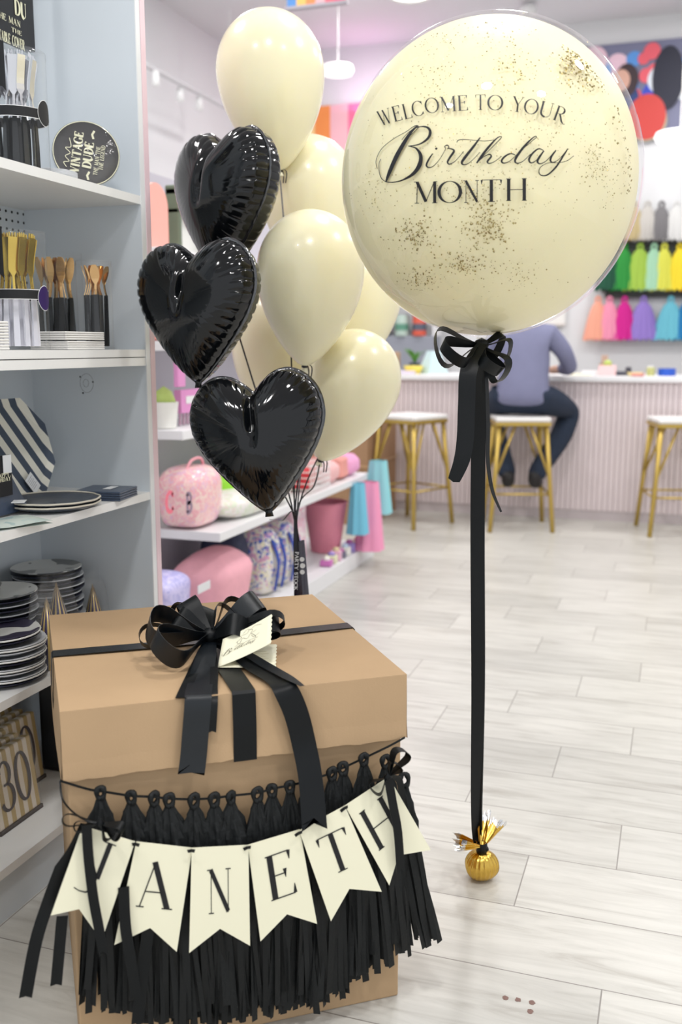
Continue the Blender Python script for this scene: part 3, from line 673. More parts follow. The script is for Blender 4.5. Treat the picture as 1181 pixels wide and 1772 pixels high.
# lid: top + four skirts with slightly torn wavy lower edge
LH = .118
mb = MB(); nseg = 60
def lowz(u, side): return BH_-LH-(.001*sin(u*23+side)+.0009*sin(u*61+side*2)+.0009*R.uniform(-1, 1)) + (.002*sin(u*pi) if side == 0 else 0)
def skirt(side):
    rows = []
    for i in range(nseg+1):
        u = i/nseg; zl = lowz(u, side); bul = .004*sin(pi*u)
        if side == 0: f = lambda o, z: MBX@V((u*BW, -o, z))
        elif side == 1: f = lambda o, z: MBX@V((BW+o, u*BD, z))
        elif side == 2: f = lambda o, z: MBX@V((BW-u*BW, BD+o, z))
        else: f = lambda o, z: MBX@V((-o, BD-u*BD, z))
        rows.append([f(0, BH_-.001), f(bul*.4+.0008, BH_-LH*.5), f(bul+.001, zl+.0018+.005*max(0, sin(u*8+side-1.6))**2), f(bul+.0028, zl), f(-.004, BH_-.006)])
    vs = [p for r in rows for p in r]; k = 5
    for i in range(nseg):
        for j in range(4):
            pass
    mb.cur = 0; base_i = len(mb.v); mb.v += [tuple(p) for p in vs]
    for i in range(nseg):
        for j in range(4):
            mb.f.append((base_i+i*k+j, base_i+(i+1)*k+j, base_i+(i+1)*k+j+1, base_i+i*k+j+1)); mb.m.append(1 if j == 2 else 0)
for s_ in range(4): skirt(s_)
mb.cur = 0
def topf(u, v): return MBX@V((u*BW, v*BD, BH_-.001+(-.004*sin(pi*u)*sin(pi*v))+.001*sin(u*9)*sin(v*7)*sin(pi*u)*sin(pi*v)))
mb.grid(topf, 20, 20); quadbox(mb, .002, BW-.002, .002, BD-.002, BH_-.009, BH_-.006)
mb.build('lid', [KRAFT, KEDGE], box_t, world=True, smooth=False)
# bands
mb = MB(); vb = (ontop(96, 1132)-FL).dot(ev); vr = (ontop(605, 1083)-FL).dot(ev)
P = [MBX@V((-.0045, vb, BH_-LH*1.0)), MBX@V((-.006, vb, BH_-LH*.5)), MBX@V((-.003, vb, BH_-.002)), MBX@V((0, vb, BH_+.0015))]+[MBX@V((BW*i/8, vb+(vr-vb)*i/8, BH_+.0015-.0035*sin(pi*i/8)+.001)) for i in range(1, 8)]+[MBX@V((BW, vr, BH_+.0015)), MBX@V((BW+.004, vr, BH_-.003)), MBX@V((BW+.007, vr, BH_-LH*.5)), MBX@V((BW+.008, vr, BH_-LH))]
mb.strip(P, ev, .038, .0008); o_ = mb.build('ribbon_band', SATB, box_t, world=True); lab(o_, 'black satin band across the lid from side to side')
ub = (onfront(422, 1230)-FL).dot(eu)
mb = MB(); P = [MBX@V((ub, -.0065, BH_-LH-.002)), MBX@V((ub, -.0075, BH_-LH*.5)), MBX@V((ub, -.0035, BH_-.003)), MBX@V((ub, 0, BH_+.0015))]+[MBX@V((ub, BD*i/8, BH_+.0015-.003*sin(pi*i/8)+.001)) for i in range(1, 8)]+[MBX@V((ub, BD, BH_+.0015)), MBX@V((ub, BD+.005, BH_-.003)), MBX@V((ub, BD+.007, BH_-LH))]
mb.strip(P, eu, .04, .0008); o_ = mb.build('ribbon_band', SATIN, box_t, world=True); lab(o_, 'black satin band running down the lid front')

# ---- bow on the lid
KN = ontop(364, 1100, .035)
t = thing('ribbon_bow', 'black satin bow with many loops and long tails on the gift box lid', 'bow', ontop(364, 1112, 0))
def dpt(p): return (p-EYE).dot(fw)
KD = dpt(KN)
def loop(par, knot, end, width, hgt, m, roll=0, dd=0, n=22, pinch=.35, nm='loop', sag=0):
    E_ = at(end[0], end[1], dpt(knot)+dd); d = E_-knot; L_ = d.length; d.normalize()
    u = V((0, 0, 1)); u = (u-d*u.dot(d)).normalized(); wv = d.cross(u)
    u2 = u*cos(roll)+wv*sin(roll); w2 = d.cross(u2)
    P = []; W = []
    for i in range(n+1):
        s = i/n; x = L_*sin(pi*s)**.85; y = hgt*sin(2*pi*s)*.5*(.35+.65*sin(pi*s))*1.6
        P.append(knot+d*x+u2*y-V((0, 0, sag*sin(pi*s)))); W.append(width*(pinch+(1-pinch)*min(1, sin(pi*s)*1.6)))
    mb = MB(); mb.strip(P, w2, W, .0008); return mb.build(nm, m, par, world=True, smooth=True, auto=60)
Wd, Nr = .042, .015
for (e, wd, h, roll, dd, m_) in [((256, 1082), Wd, .06, 1.15, -.03, SATB), ((278, 1122), Wd, .055, 1.05, -.10, SATB), ((241, 1100), Nr, .035, .8, -.01, SATIN), ((300, 1052), Nr, .03, .3, .05, SATIN),
        ((325, 1050), Wd, .045, -.5, .06, SATIN), ((450, 1046), Wd, .06, .8, .05, SATB), ((420, 1044), Nr*1.5, .04, -.9, .04, SATIN), ((484, 1082), Wd*.8, .05, 1.0, .0, SATIN), ((492, 1070), Nr, .04, .7, -.01, SATIN), ((428, 1090), Wd, .05, .9, -.03, SATIN), ((310, 1072), Wd, .045, -.9, .03, SATIN), ((405, 1062), Wd, .05, -.5, .02, SATB), ((345, 1066), Wd*.8, .04, .5, .06, SATIN)]:
    loop(t, KN, e, wd, h, m_, roll, dd)
MB().lathe([(0, -.016), (.012, -.012), (.016, 0), (.012, .012), (0, .016)], Matrix.Translation(KN), n=14).build('knot', SATIN, t, world=True, smooth=True)
def tail(par, pts, width, m, nm='tail', vcut=.02, wdir=None, n=5, th=.0007):
    P = cr(pts, n); mb = MB(); mb.strip(P, wdir or eu, lerpl(width, len(P)) if isinstance(width, list) else width, th, vcut); return mb.build(nm, m, par, world=True, smooth=True, auto=50)
KL = KN-V((0, 0, .008))
tail(t, [KL, ontop(358, 1130, .02), ontop(350, 1165, .006), ontop(344, 1196, .004), onfront(343, 1212, .010), onfront(339, 1262, .016), onfront(335, 1310, .02), onfront(331, 1341, .024)], [.02, .036, .042, .044, .044, .044, .044, .044], SATB)
tail(t, [KL, ontop(352, 1125, .014), ontop(336, 1160, .007), ontop(322, 1190, .004), onfront(313, 1208, .007)], [.012, .018, .02, .02, .018], SATIN, vcut=.004)
tail(t, [KL, ontop(369, 1130, .015), ontop(371, 1165, .007), ontop(370, 1186, .004), onfront(370, 1215, .009), onfront(367, 1268, .012)], [.01, .014, .014, .014, .014, .014], SATIN, vcut=.003)
tail(t, [KL, ontop(402, 1125, .014), ontop(440, 1155, .006), ontop(474, 1174, .005), onfront(492, 1190, .012), onfront(512, 1232, .02), onfront(527, 1290, .024), onfront(538, 1350, .045), onfront(545, 1437, .075)], [.02, .03, .034, .038, .042, .042, .042, .042, .044], SATIN)
tail(t, [KL, ontop(420, 1128, .016), ontop(462, 1152, .009), ontop(498, 1172, .009), ontop(524, 1187, .012)], [.012, .02, .022, .02, .006], SATB, vcut=.002)

# ---- greeting card
t = thing('greeting_card', 'folded cream card with scalloped edge propped against the bow', 'card', ontop(380, 1155, 0))
CP = [(375, 1155), (387, 1107), (470, 1063), (468, 1112)]   # cover corners: BL, TL, TR, BR
c0 = ontop(377, 1155, .003); c1 = ontop(476, 1155, .003)
cov = [c0, at(386, 1106, dpt(c0)+.03), at(470, 1063, dpt(c0)+.035), at(468, 1114, dpt(c0)+.005)]
bas = [c0, at(386, 1106, dpt(c0)+.03), at(478, 1113, dpt(c1)+.045), c1]
bas[2] = ontop(478, 1115, .003)
bas[1] = ontop(386, 1118, .006)
def cardf(q, off=0, curve=0):
    nn = (q[3]-q[0]).cross(q[1]-q[0]).normalized()
    def f(u, v):
        p = (q[0]*(1-u)+q[3]*u)*(1-v)+(q[1]*(1-u)+q[2]*u)*v
        return p - nn*(off+curve*sin(pi*u)*.6) + V((0, 0, .0))
    return f
for q, nm, cu in ((cov, 'card_cover', .006), (bas, 'card_back', 0)):
    f = cardf(q, 0, cu); mb = MB(); NV = 40
    vs = []; NU = 12
    for j in range(NV+1):
        v = j/NV; sc = 1+.022*abs(sin(v*pi*7))
        for i in range(NU+1): vs.append(f(i/NU*(sc if i == NU else 1), v))
    mb.add(vs, [(j*(NU+1)+i, j*(NU+1)+i+1, (j+1)*(NU+1)+i+1, (j+1)*(NU+1)+i) for j in range(NV) for i in range(NU)])
    o_ = mb.build(nm, CARD, t, world=True, smooth=True); md = o_.modifiers.new('s', 'SOLIDIFY'); md.thickness = .0008; md.offset = 0
mb = MB(); f = cardf(cov, .0016, .006)
if (f(.5, .5)-cardf(cov, 0, .006)(.5, .5)).dot(EYE-cov[0]) < 0: f = cardf(cov, -.0016, .006)
put_strips(mb, [([(a/1180*.72+.02, .62-b_*.30/500) for a, b_ in P], [w_*.0009 for w_ in W]) for P, W in script_strips()], f)
for pts in ([(.3,.62),(.4,.72),(.36,.8),(.5,.78),(.55,.88),(.62,.8),(.58,.72),(.7,.74)], [(.28,.5),(.38,.56),(.42,.68),(.52,.6),(.58,.7),(.66,.6),(.7,.5)], [(.42,.84),(.5,.92),(.58,.86),(.66,.92),(.8,.84)], [(.3,.44),(.5,.5),(.74,.46)], [(.32, .66), (.34, .55), (.44, .5)], [(.6, .64), (.66, .54), (.76, .58)]):
    P = cr(pts, 6); put_strips(mb, [([(p.x, p.y) for p in P], [.007]*len(P))], f)
mb.build('printed_artwork', mat('gold_ink', (110, 104, 84), .4), t, world=True)
mb = MB(); f = cardf(bas, -.0014); g_ = cardf(bas, .0014); f = f if f(.5, .5).z > g_(.5, .5).z else g_
for k in range(9): put_strips(mb, [([(.28+.03*(k % 2), .12+k*.075), (.88-.05*(k % 3), .13+k*.075)], [.012, .012])], f)
mb.build('printed_lines', mat('faint_ink', (214, 208, 168), .6), t, world=True)

# ---- tassel garland
t = thing('tassel_garland', 'garland of black tissue paper tassels strung across the gift box front', 'garland', onfront(400, 1380, .0))
LO = [(174,1372),(227,1380),(267,1382),(293,1385),(336,1386),(371,1384),(400,1380),(446,1375),(471,1368),(502,1362),(530,1356),(575,1339),(594,1330),(630,1314),(668,1318),(700,1350)]
BOT = [1738,1752,1768,1770,1766,1762,1760,1756,1752,1748,1740,1722,1700,1684,1655,1645]
P = cr([onfront(104, 1351, .0), onfront(150, 1365, .02), onfront(174, 1369, .026)]+[onfront(x, y-3, .026) for x, y in LO[1:10]]+[onfront(530, 1352, .026), onfront(575, 1337, .026), onfront(630, 1312, .026), onfront(676, 1290, .015), onfront(701, 1276, .006)], 4)
mb = MB(); mb.strip(P, V((0, 0, 1)), .004, .0008); mb.build('ribbon_string', SATIN, t, world=True)
DN = V((0, 0, -1))
PXM = 1.75/FPX
for i, ((x, y), yb) in enumerate(zip(LO, BOT)):
    off = .018
    top = onfront(x, y, off+.006); j = R.uniform(-.5, .5)
    mb = MB(); rr = .0085*R.uniform(.85, 1.2)
    ax = (eu*cos(j)+ev*sin(j))
    mb.tube([top+ax*rr*cos(a)*.8+V((0, 0, 1))*rr*sin(a)*1.25 for a in [2*pi*k/16-pi/2 for k in range(17)]], [.0045+.001*sin(k*1.3) for k in range(17)], n=7)
    lp = mb.build('tassel', CREP, t, world=True, smooth=True)
    # crumpled head
    hb = onfront(x+R.uniform(-3, 3), 1452 if i < 11 else y+90, .0)
    L1 = max(.05, (top.z-hb.z)); wid = .026*R.uniform(.85, 1.15)
    k1 = R.uniform(0, 6)
    def hf(u, v, top=top, L1=L1, wid=wid, k1=k1):
        rad = .0055+wid*(u**.8)*(1+.26*sin(5*2*pi*v+k1+u*1.5)+.2*sin(11*2*pi*v-u*3+k1))+.002*sin(u*17+v*40)
        a = 2*pi*v; return top+V((0, 0, -.009-u*L1*.98))+eu*rad*cos(a)+ev*(rad*.45*sin(a)-.006*u)
    mb = MB(); mb.grid(hf, 7, 44, cv=True)
    o_ = mb.build('tassel_head', CREP, lp, world=True, smooth=False)
    # fringe strips
    yb3 = onfront(x, yb, .02).z+.002; ytop = top.z-.009-L1*.9
    mb = MB(); ns = 28; sp_ = .030 if i < 13 else .034
    for k in range(ns):
        q = (k/(ns-1)-.5)*2; layer = R.uniform(.004, .036)
        bottom = yb3+R.choice((R.uniform(-.01, .012), R.uniform(-.01, .012), R.uniform(0, .04)))+(.015 if abs(q) > .8 else 0)
        lean = R.uniform(-.018, .018)+(-.006 if i < 2 else .0)+(.045*(i-12)/3*.55 if i > 12 else 0)
        s0 = top+eu*q*sp_*.7+V((0, 0, ytop-top.z)); s0 = s0-ev*(layer-.03)
        nn = 8; pts = []; w0 = .0095*R.uniform(.8, 1.4); a0 = R.uniform(-.5, .5); W = []; D = []
        for z_ in range(nn):
            f = z_/(nn-1); pts.append(s0+eu*(q*sp_*.75*f+lean*f)+V((0, 0, (bottom-ytop)*f))-ev*(.004*sin(f*5+k)+.006*f)); aa = a0*f*1.6; D.append(eu*cos(aa)+ev*sin(aa))
        mb.strip(pts, D, w0, .0003)
    mb.build('fringe', CREP if i % 2 else mat('black_tissue_paper_two', (11, 14, 15), .55, spec=.35, bump=.4, bscale=150), lp, world=True)

# ---- name banner
t = thing('name_banner', 'cream pennant banner spelling a name in black letters, tied across the box front', 'banner', onfront(400, 1480, .05))
PEN = [  # TL, TR, BL, notch, BR, offset
 ((143,1429),(234,1456),(88,1584),(137,1573),(176,1628), .062),
 ((236,1456),(333,1467),(198,1635),(260,1605.6),(306,1647), .058),
 ((332,1467),(430,1462),(327.5,1649),(381,1607),(433,1636.5), .062),
 ((429,1462),(519,1435),(451,1629),(497,1582),(549,1598.5), .058),
 ((518,1437),(597,1394),(573,1594),(605,1538),(661,1543), .062),
 ((597,1394),(673,1344),(674,1532),(690,1480),(746,1470.5), .058)]
def affine(o, r, u): return lambda a, b: (o[0]+r[0]*a+u[0]*b, o[1]+r[1]*a+u[1]*b)
cs2 = lambda x, y: (20+x/2.9525, 1250+y/2.9525); cs3 = lambda x, y: (380+x/2.812, 1250+y/2.812)
LET = ['Y', ('A', (236,1568), (62,6), (4,-79)), ('N', (359,1581.5), (43,-4), (-.5,-75)), ('E', (467,1560), (48,-17), (-11.5,-74)), ('T', (569,1518), (50,-24), (-22.5,-63)), ('H', (653.5,1474), (46,-36), (-34,-63))]
for i, (TL, TR, BL, NT, BR, off) in enumerate(PEN):
    mb = MB(); nx, ny = 12, 12
    bul = .004*(-1)**i
    def pos(u, v, extra=0):
        # v 0 top .. 1 bottom edge (swallowtail)
        tx = TL[0]+(TR[0]-TL[0])*u; ty = TL[1]+(TR[1]-TL[1])*u
        if u < .5: bx_ = BL[0]+(NT[0]-BL[0])*u*2; by_ = BL[1]+(NT[1]-BL[1])*u*2
        else: bx_ = NT[0]+(BR[0]-NT[0])*(u-.5)*2; by_ = NT[1]+(BR[1]-NT[1])*(u-.5)*2
        x, y = tx+(bx_-tx)*v, ty+(by_-ty)*v
        return onfront(x, y, off+extra)
    vs = [pos(a/nx, b_/ny) for b_ in range(ny+1) for a in range(nx+1)]
    mb.add(vs, [(b_*(nx+1)+a, (b_+1)*(nx+1)+a, (b_+1)*(nx+1)+a+1, b_*(nx+1)+a+1) for b_ in range(ny) for a in range(nx)])
    pn = mb.build('pennant', CARD, t, world=True); md = pn.modifiers.new('s', 'SOLIDIFY'); md.thickness = .0009; md.offset = 0
    mb = MB(); lo = off+.0012
    if i == 0:
        S_ = [([cs2(507, 618), cs2(437, 800)], [8.4, 8.4]), ([cs2(478, 611), cs2(535, 632)], [1.8, 1.8]), ([cs2(398, 645), cs2(437, 800)], [3, 3]), ([cs2(430, 790), cs2(412, 845)], [7, 5]), ([cs2(318, 843), cs2(345, 860), cs2(378, 868), cs2(398, 858), cs2(412, 838)], [1.6, 1.8, 2.6, 4, 6])]
        put_strips(mb, S_, lambda a, b_: onfront(a, b_, lo))
    else:
        ch, o, r_, u_ = LET[i]; wd, st = glyph_strips(ch, .13, .026); af = affine(o, (r_[0]/wd, r_[1]/wd), u_)
        put_strips(mb, st, lambda a, b_: onfront(*af(a, b_), lo))
    mb.build('letter', BLK, pn, world=True)
    if i > 0:
        mb = MB(); c_ = (TL[0]-1, TL[1]+6); sl = (TR[1]-TL[1])/(TR[0]-TL[0])
        mb.strip([onfront(c_[0]-6, c_[1]-6*sl, off+.006), onfront(c_[0], c_[1]-1, off+.010), onfront(c_[0]+6, c_[1]+6*sl, off+.006)], V((0, 0, 1)), .005, .001)
        mb.build('ribbon_stitch', SATIN, t, world=True)
KB = onfront(174, 1424, .075)
for e, wd, h, ro in (((108, 1418), .006, .014, .2), ((128, 1432), .006, .012, .5), ((212, 1442), .016, .024, .4), ((196, 1447), .014, .02, -.2)):
    loop(t, KB, e, wd, h, SATIN, ro, 0, nm='bow_loop')
MB().lathe([(0, -.008), (.007, 0), (0, .008)], Matrix.Translation(KB), n=10).build('knot', SATIN, t, world=True, smooth=True)
tl = lambda pts, wd, off, vc=.008, m_=SATIN: tail(t, [onfront(x, y, o) for (x, y), o in zip(pts, off)], wd, m_, vcut=vc, nm='ribbon_tail', th=.0008)
tl([(150,1428),(153,1480),(161,1550),(171,1605),(180,1655)], .0155, [.078,.076,.078,.08,.082])
tl([(150,1426),(128,1470),(104,1504)], .02, [.066,.055,.05], 0); tl([(106,1500),(84,1560),(62,1630),(44,1727)], .02, [.05,.045,.05,.05], .003)
tl([(108,1585),(103,1640),(97,1706)], .018, [.04,.04,.04], .003)
tl([(214,1535),(217,1600),(226,1660),(236,1725)], .0175, [.064,.066,.07,.07], .002)
tl([(258,1600),(246,1690),(238,1772)], .02, [.05,.055,.06], .002)
tl([(104,1351),(108,1382),(125,1404),(150,1420),(172,1424)], .003, [.002,.02,.05,.07,.075], 0)
KB2 = onfront(672, 1344, .075)
for e, wd, h, ro in (((699, 1298), .017, .026, .3), ((645, 1368), .017, .02, .2), ((688, 1322), .014, .02, 0)):
    loop(t, KB2, e, wd, h, SATIN, ro, 0, nm='bow_loop')
MB().lathe([(0, -.008), (.008, 0), (0, .008)], Matrix.Translation(KB2), n=10).build('knot', SATIN, t, world=True, smooth=True)
tl([(672,1344),(680,1390),(689,1440),(694,1510)], .0155, [.076,.076,.076,.07]); tl([(674,1343),(692,1352),(697,1400)], .012, [.07,.06,.045], .003)

# ============================================================ BALLOON CLUSTER
WT = hitZ(520, 1150, .0)
TOPB = at(512, 905, 2.56)
TOPB = V((TOPB.x, TOPB.y, TOPB.z))
STR_M = mat('black_curling_ribbon', (24, 22, 30), .35)
BUND = at(516, 945, 2.56)
def latex(px, py, wpx, depth, tiltdeg, label, knot_px=None, lean=0, hs=1.0):
    r = wpx/2*depth/FPX; c = at(px, py, depth)
    a = radians(tiltdeg)   # tilt in the picture plane: + moves the knot to the left
    axis = (V((0, 0, 1))*cos(a)+rt*sin(a)); axis = (axis + fw*lean).normalized()
    z = axis; x = rt-z*rt.dot(z); x.normalize(); y = z.cross(x)
    M = Matrix((x, y, z)).transposed().to_4x4(); M.translation = c
    prof = [(r*sin(pi/2*i/20), r*1.08*hs*cos(pi/2*i/20)) for i in range(21)]
    for i in range(1, 33):
        s = i/32*.965; prof.append((max(r*cos(s*pi/2)**.7, .007), -s*r*1.79*hs))
    zb = -.965*r*1.79*hs
    prof += [(.006, zb-.004), (.0055, zb-.008)]
    t = thing('latex_balloon', label, 'balloon', M@V((0, 0, zb-.02)))
    MB().lathe(prof, M, n=56).build('balloon_body', LATEX, t, world=True, smooth=True)
    MB().lathe([(.0055, zb-.008), (.009, zb-.014), (.011, zb-.02), (.009, zb-.021), (.004, zb-.012)], M, n=16, cap=False).build('neck_lip', LATEX, t, world=True, smooth=True)
    kp = M@V((0, 0, zb-.008))
    MB().lathe([(.006, zb-.004), (.0085, zb-.007), (.006, zb-.011)], M, n=12, cap=False).build('tie', STR_M, t, world=True, smooth=True)
    mb = MB(); s2 = cr([kp, kp*.6+TOPB*.4+rt*.01, TOPB+V((R.uniform(-.004, .004), R.uniform(-.004, .004), 0)), BUND+V((R.uniform(-.008, .008), R.uniform(-.005, .005), -.35))], 8)
    mb.strip(s2, rt, .004, .0006); mb.build('string', STR_M, t, world=True)
    mb = MB()
    for q in (-1, .6):
        mb.strip(cr([kp, kp+rt*.008*q+V((0, 0, .008)), kp+rt*.018*abs(q)+V((0, 0, -.006*q-.004)), kp+rt*.016*abs(q)+V((0, 0, -.03))], 4), rt+fw, .004, .0005)
    mb.build('string_end', STR_M, t, world=True)
latex(468, 124, 187, 2.66, -5, 'topmost cream latex balloon of the cluster', hs=1.0)
latex(536, 330, 172, 2.86, -4, 'cream latex balloon behind the black hearts, right below the topmost one')
latex(538, 467, 187, 2.48, 4, 'cream latex balloon at the centre front of the cluster')
latex(612, 500, 172, 2.90, 6, 'cream latex balloon peeking out between centre balloon and bubble balloon')
latex(487, 590, 172, 2.88, 2, 'cream latex balloon behind the middle and lowest black hearts')
latex(610, 660, 168, 2.66, 22, 'lowest cream latex balloon, right of the bottom black heart')

# foil hearts
_HO = cr([(0, .30), (.06, .365), (.16, .435), (.28, .45), (.40, .385), (.48, .26), (.495, .10), (.445, -.05), (.35, -.20), (.22, -.36), (.09, -.50), (0, -.57)], 10)
_HA = np.array([(p.x, p.y) for p in _HO]); _HS = np.concatenate([[0], np.cumsum(np.hypot(*np.diff(_HA, axis=0).T))]); _HS /= _HS[-1]
def heart_xy(tt):
    tt = tt % (2*pi); q = tt/pi if tt <= pi else (2*pi-tt)/pi; sg = 1 if tt <= pi else -1
    return sg*float(np.interp(q, _HS, _HA[:, 0])), float(np.interp(q, _HS, _HA[:, 1]))
NG = 120
def heart_field():
    T_ = np.linspace(0, 2*np.pi, 721)
    XY = np.array([heart_xy(q) for q in T_]); X, Y = XY[:, 0], XY[:, 1]
    ang = np.arctan2(Y, X); rad = np.hypot(X, Y); o = np.argsort(ang); ang, rad = ang[o], rad[o]
    g_ = np.linspace(-.62, .62, NG); gx, gy = np.meshgrid(g_, g_, indexing='ij')
    rr = np.interp(np.arctan2(gy, gx), ang, rad, period=2*np.pi); inside = np.hypot(gx, gy) < rr
    u = np.zeros((NG, NG)); h = g_[1]-g_[0]
    for _ in range(2600):
        n_ = .25*(np.roll(u, 1, 0)+np.roll(u, -1, 0)+np.roll(u, 1, 1)+np.roll(u, -1, 1)+h*h)
        u = np.where(inside, n_, 0)
    return g_, u
G_, U_ = heart_field(); UM = U_.max()
def samp(x, y):
    f = (x-G_[0])/(G_[1]-G_[0]); g2 = (y-G_[0])/(G_[1]-G_[0]); i = int(f); j = int(g2); a = f-i; b2 = g2-j
    return (U_[i, j]*(1-a)+U_[i+1, j]*a)*(1-b2)+(U_[i, j+1]*(1-a)+U_[i+1, j+1]*a)*b2
def foil_heart(px, py, width, depth, yaw, roll, lean, label, sd):
    c = at(px, py, depth); tc = (EYE-c); tc.z = 0; tc.normalize()
    lft = V((0, 0, 1)).cross(tc)*-1  # viewer's left
    Nn = (tc*cos(yaw)+lft*sin(yaw)); Nn = (Nn+V((0, 0, lean))).normalized()
    Xx = V((0, 0, 1)).cross(Nn).normalized(); Yy = Nn.cross(Xx)
    xa = Xx*cos(roll)+Yy*sin(roll); ya = -Xx*sin(roll)+Yy*cos(roll)
    NR, NT = 34, 288; rnd = random.Random(sd); NP = 40
    jit = [rnd.uniform(.6, 1.25) for _ in range(NP+1)]
    # arclength param
    ts = [2*pi*k/NT for k in range(NT)]; pts = [heart_xy(q) for q in ts]
    s = [0]
    for k in range(NT): a = pts[k]; b2 = pts[(k+1) % NT]; s.append(s[-1]+math.hypot(b2[0]-a[0], b2[1]-a[1]))
    tot = s[-1]
    def P3(k, r, side):
        x, y = pts[k]; sc = s[k]/tot*NP; i = int(sc); fr = sc-i; am = jit[i]*(1-fr)+jit[i+1]*fr
        rid = (abs(cos(pi*sc)))**16*am
        edge = 1-.009*rid-.004
        xx, yy = x*r*edge, y*r*edge
        u = samp(x*r*.985, y*r*.985)/UM
        h = .27*max(u, 0)**.42
        w_ = max(0, (r-.80)/.20); w_ = w_*w_*(3-2*w_)
        h *= 1-.22*rid*w_
        h += .010*sin(xx*13+sd)*sin(yy*11+sd)*(1-r)
        # crease running from the cleft
        h *= 1-.26*math.exp(-(xx/.03)**2)*max(0, min(1, (yy+.12)/.2))
        h += .008*sin(9*xx+sd)*sin(8*yy)*(1-r)
        if r > .995: h = 0
        return c+xa*(xx*width)+ya*(yy*width)+Nn*(h*width*side)
    mb = MB()
    for side in (1, -1):
        vs = [P3(0, 0.0001, side)]
        rs = [(i/NR)**.75 for i in range(1, NR+1)]
        for r in rs:
            for k in range(NT): vs.append(P3(k, r, side))
        fs = []
        for k in range(NT): fs.append((0, 1+k, 1+(k+1) % NT))
        for i in range(NR-1):
            for k in range(NT): fs.append((1+i*NT+k, 1+(i+1)*NT+k, 1+(i+1)*NT+(k+1) % NT, 1+i*NT+(k+1) % NT))
        if side < 0: fs = [f[::-1] for f in fs]
        mb.add(vs, fs)
    # tip
    tip = c+ya*(heart_xy(pi)[1]*width*.985)
    t = thing('foil_heart_balloon', label, 'balloon', tip-ya*.03)
    mb.build('balloon_body', FOIL, t, world=True, smooth=True)
    # seam flange
    m3 = MB(); vs = []
    for k in range(NT):
        x, y = pts[k]; l = math.hypot(x, y) or 1; e1 = .99; wob = .0025*sin(k*1.3)*0
        p0 = c+xa*(x*width*e1)+ya*(y*width*e1); dv = (xa*x+ya*y)/l
        sc = s[k]/tot*NP; rid = abs(cos(pi*sc))**6
        vs += [p0+Nn*.0006, p0+dv*.0075+Nn*(.0015*(rid-.5)+.0004), p0+dv*.0075+Nn*(.0015*(rid-.5)-.0004), p0-Nn*.0006]
    m3.add(vs, [(k*4+j, ((k+1) % NT)*4+j, ((k+1) % NT)*4+j+1, k*4+j+1) for k in range(NT) for j in range(3)])
    lab(m3.build('seam_flange', mat('black_foil_seam', (30, 30, 34), .12, coat=1, spec=1, bump=.5, bscale=60), t, world=True, smooth=True), 'thin crimped foil seam around the rim')
    m4 = MB(); m4.strip([tip+ya*.02, tip-ya*.004, tip-ya*.014], xa, [.034, .016, .02], .002); m4.build('inflation_neck', FOIL, t, world=True, smooth=True)
    kp = tip-ya*.02
    m5 = MB(); m5.strip(cr([kp, kp*.6+TOPB*.4+fw*.03, TOPB+V((R.uniform(-.004, .004), R.uniform(-.004, .004), 0)), BUND+V((R.uniform(-.006, .006), 0, -.35))], 8), rt, .004, .0006); m5.build('string', STR_M, t, world=True)
    return t
foil_heart(390, 338, .338, 2.46, radians(52), radians(-2), .05, 'uppermost black foil heart balloon, turned sideways', 3)
foil_heart(343, 528, .315, 2.28, radians(36), radians(2), .08, 'middle black foil heart balloon overlapping the shelf edge', 5)
foil_heart(449, 753, .306, 2.22, radians(14), radians(8), .1, 'lowest black foil heart balloon facing the camera', 9)

# weight tag bag
t = thing('balloon_anchor', 'slim black printed balloon anchor standing behind the gift box, strings tied to it', 'balloon weight', V((BUND.x, BUND.y, 0)))
def tagp(px, py, dd=0): return at(px, py, 2.56+dd)
tl_, tr_, bl_, br_ = tagp(513, 938), tagp(527, 934), tagp(509, 1062), tagp(538, 1062)
mb = MB(); nn_ = fw.copy(); nn_.z = 0; nn_.normalize()
zb_ = .0
def pouch(u, v, side):
    a = tl_*(1-u)+tr_*u; b2 = bl_*(1-u)+br_*u; p = a*(1-v)+b2*v; return p+nn_*side*(.010*sin(pi*u)*(.4+.6*v))
mb.grid(lambda u, v: pouch(u, v, -1), 8, 14).grid(lambda u, v: pouch(u, v, 1), 8, 14)
mb.build('pouch', mat('black_purple_film', (34, 22, 42), .22, coat=.5, bump=.4, bscale=40), t, world=True, smooth=True)
mb = MB(); mb.box((-.035, -.035, 0), (.035, .035, .07), Matrix.Translation((BUND.x, BUND.y, 0))); mb.build('weight_block', mat('black_purple_film', (34, 22, 42), .22), t, world=True, bevel=.006)
mb = MB(); mb.tube([V((BUND.x, BUND.y, .07)), V((BUND.x, BUND.y, BUND.z-.3)), (bl_+br_)/2], .006); mb.build('stem', STR_M, t, world=True)
mb = MB(); rdn = (bl_-tl_).normalized(); o = tagp(511.5, 955, -.012)
put_text(mb, 'PARTY STOCK', o+rt*.0, rdn*.0085, rt*.0085, .2, .12, gap=.06, width=(66*2.56/FPX)/.0085)
mb.build('printed_lettering', WPR, t, world=True)
mb = MB()
for k, (q, rr) in enumerate((((523, 968), .0062), ((524, 979), .0068), ((523.5, 990), .0062))):
    P = [(rr*cos(a*pi/8), rr*sin(a*pi/8)) for a in range(17)]; cc = tagp(q[0], q[1], -.0125-k*.0001)
    mb.add([cc]+[cc+rt*x+V((0, 0, 1))*y for x, y in P[:-1]], [(0, 1+i, 1+(i+1) % 16) for i in range(16)])
mb.build('cloud_mark', WPR, t, world=True)

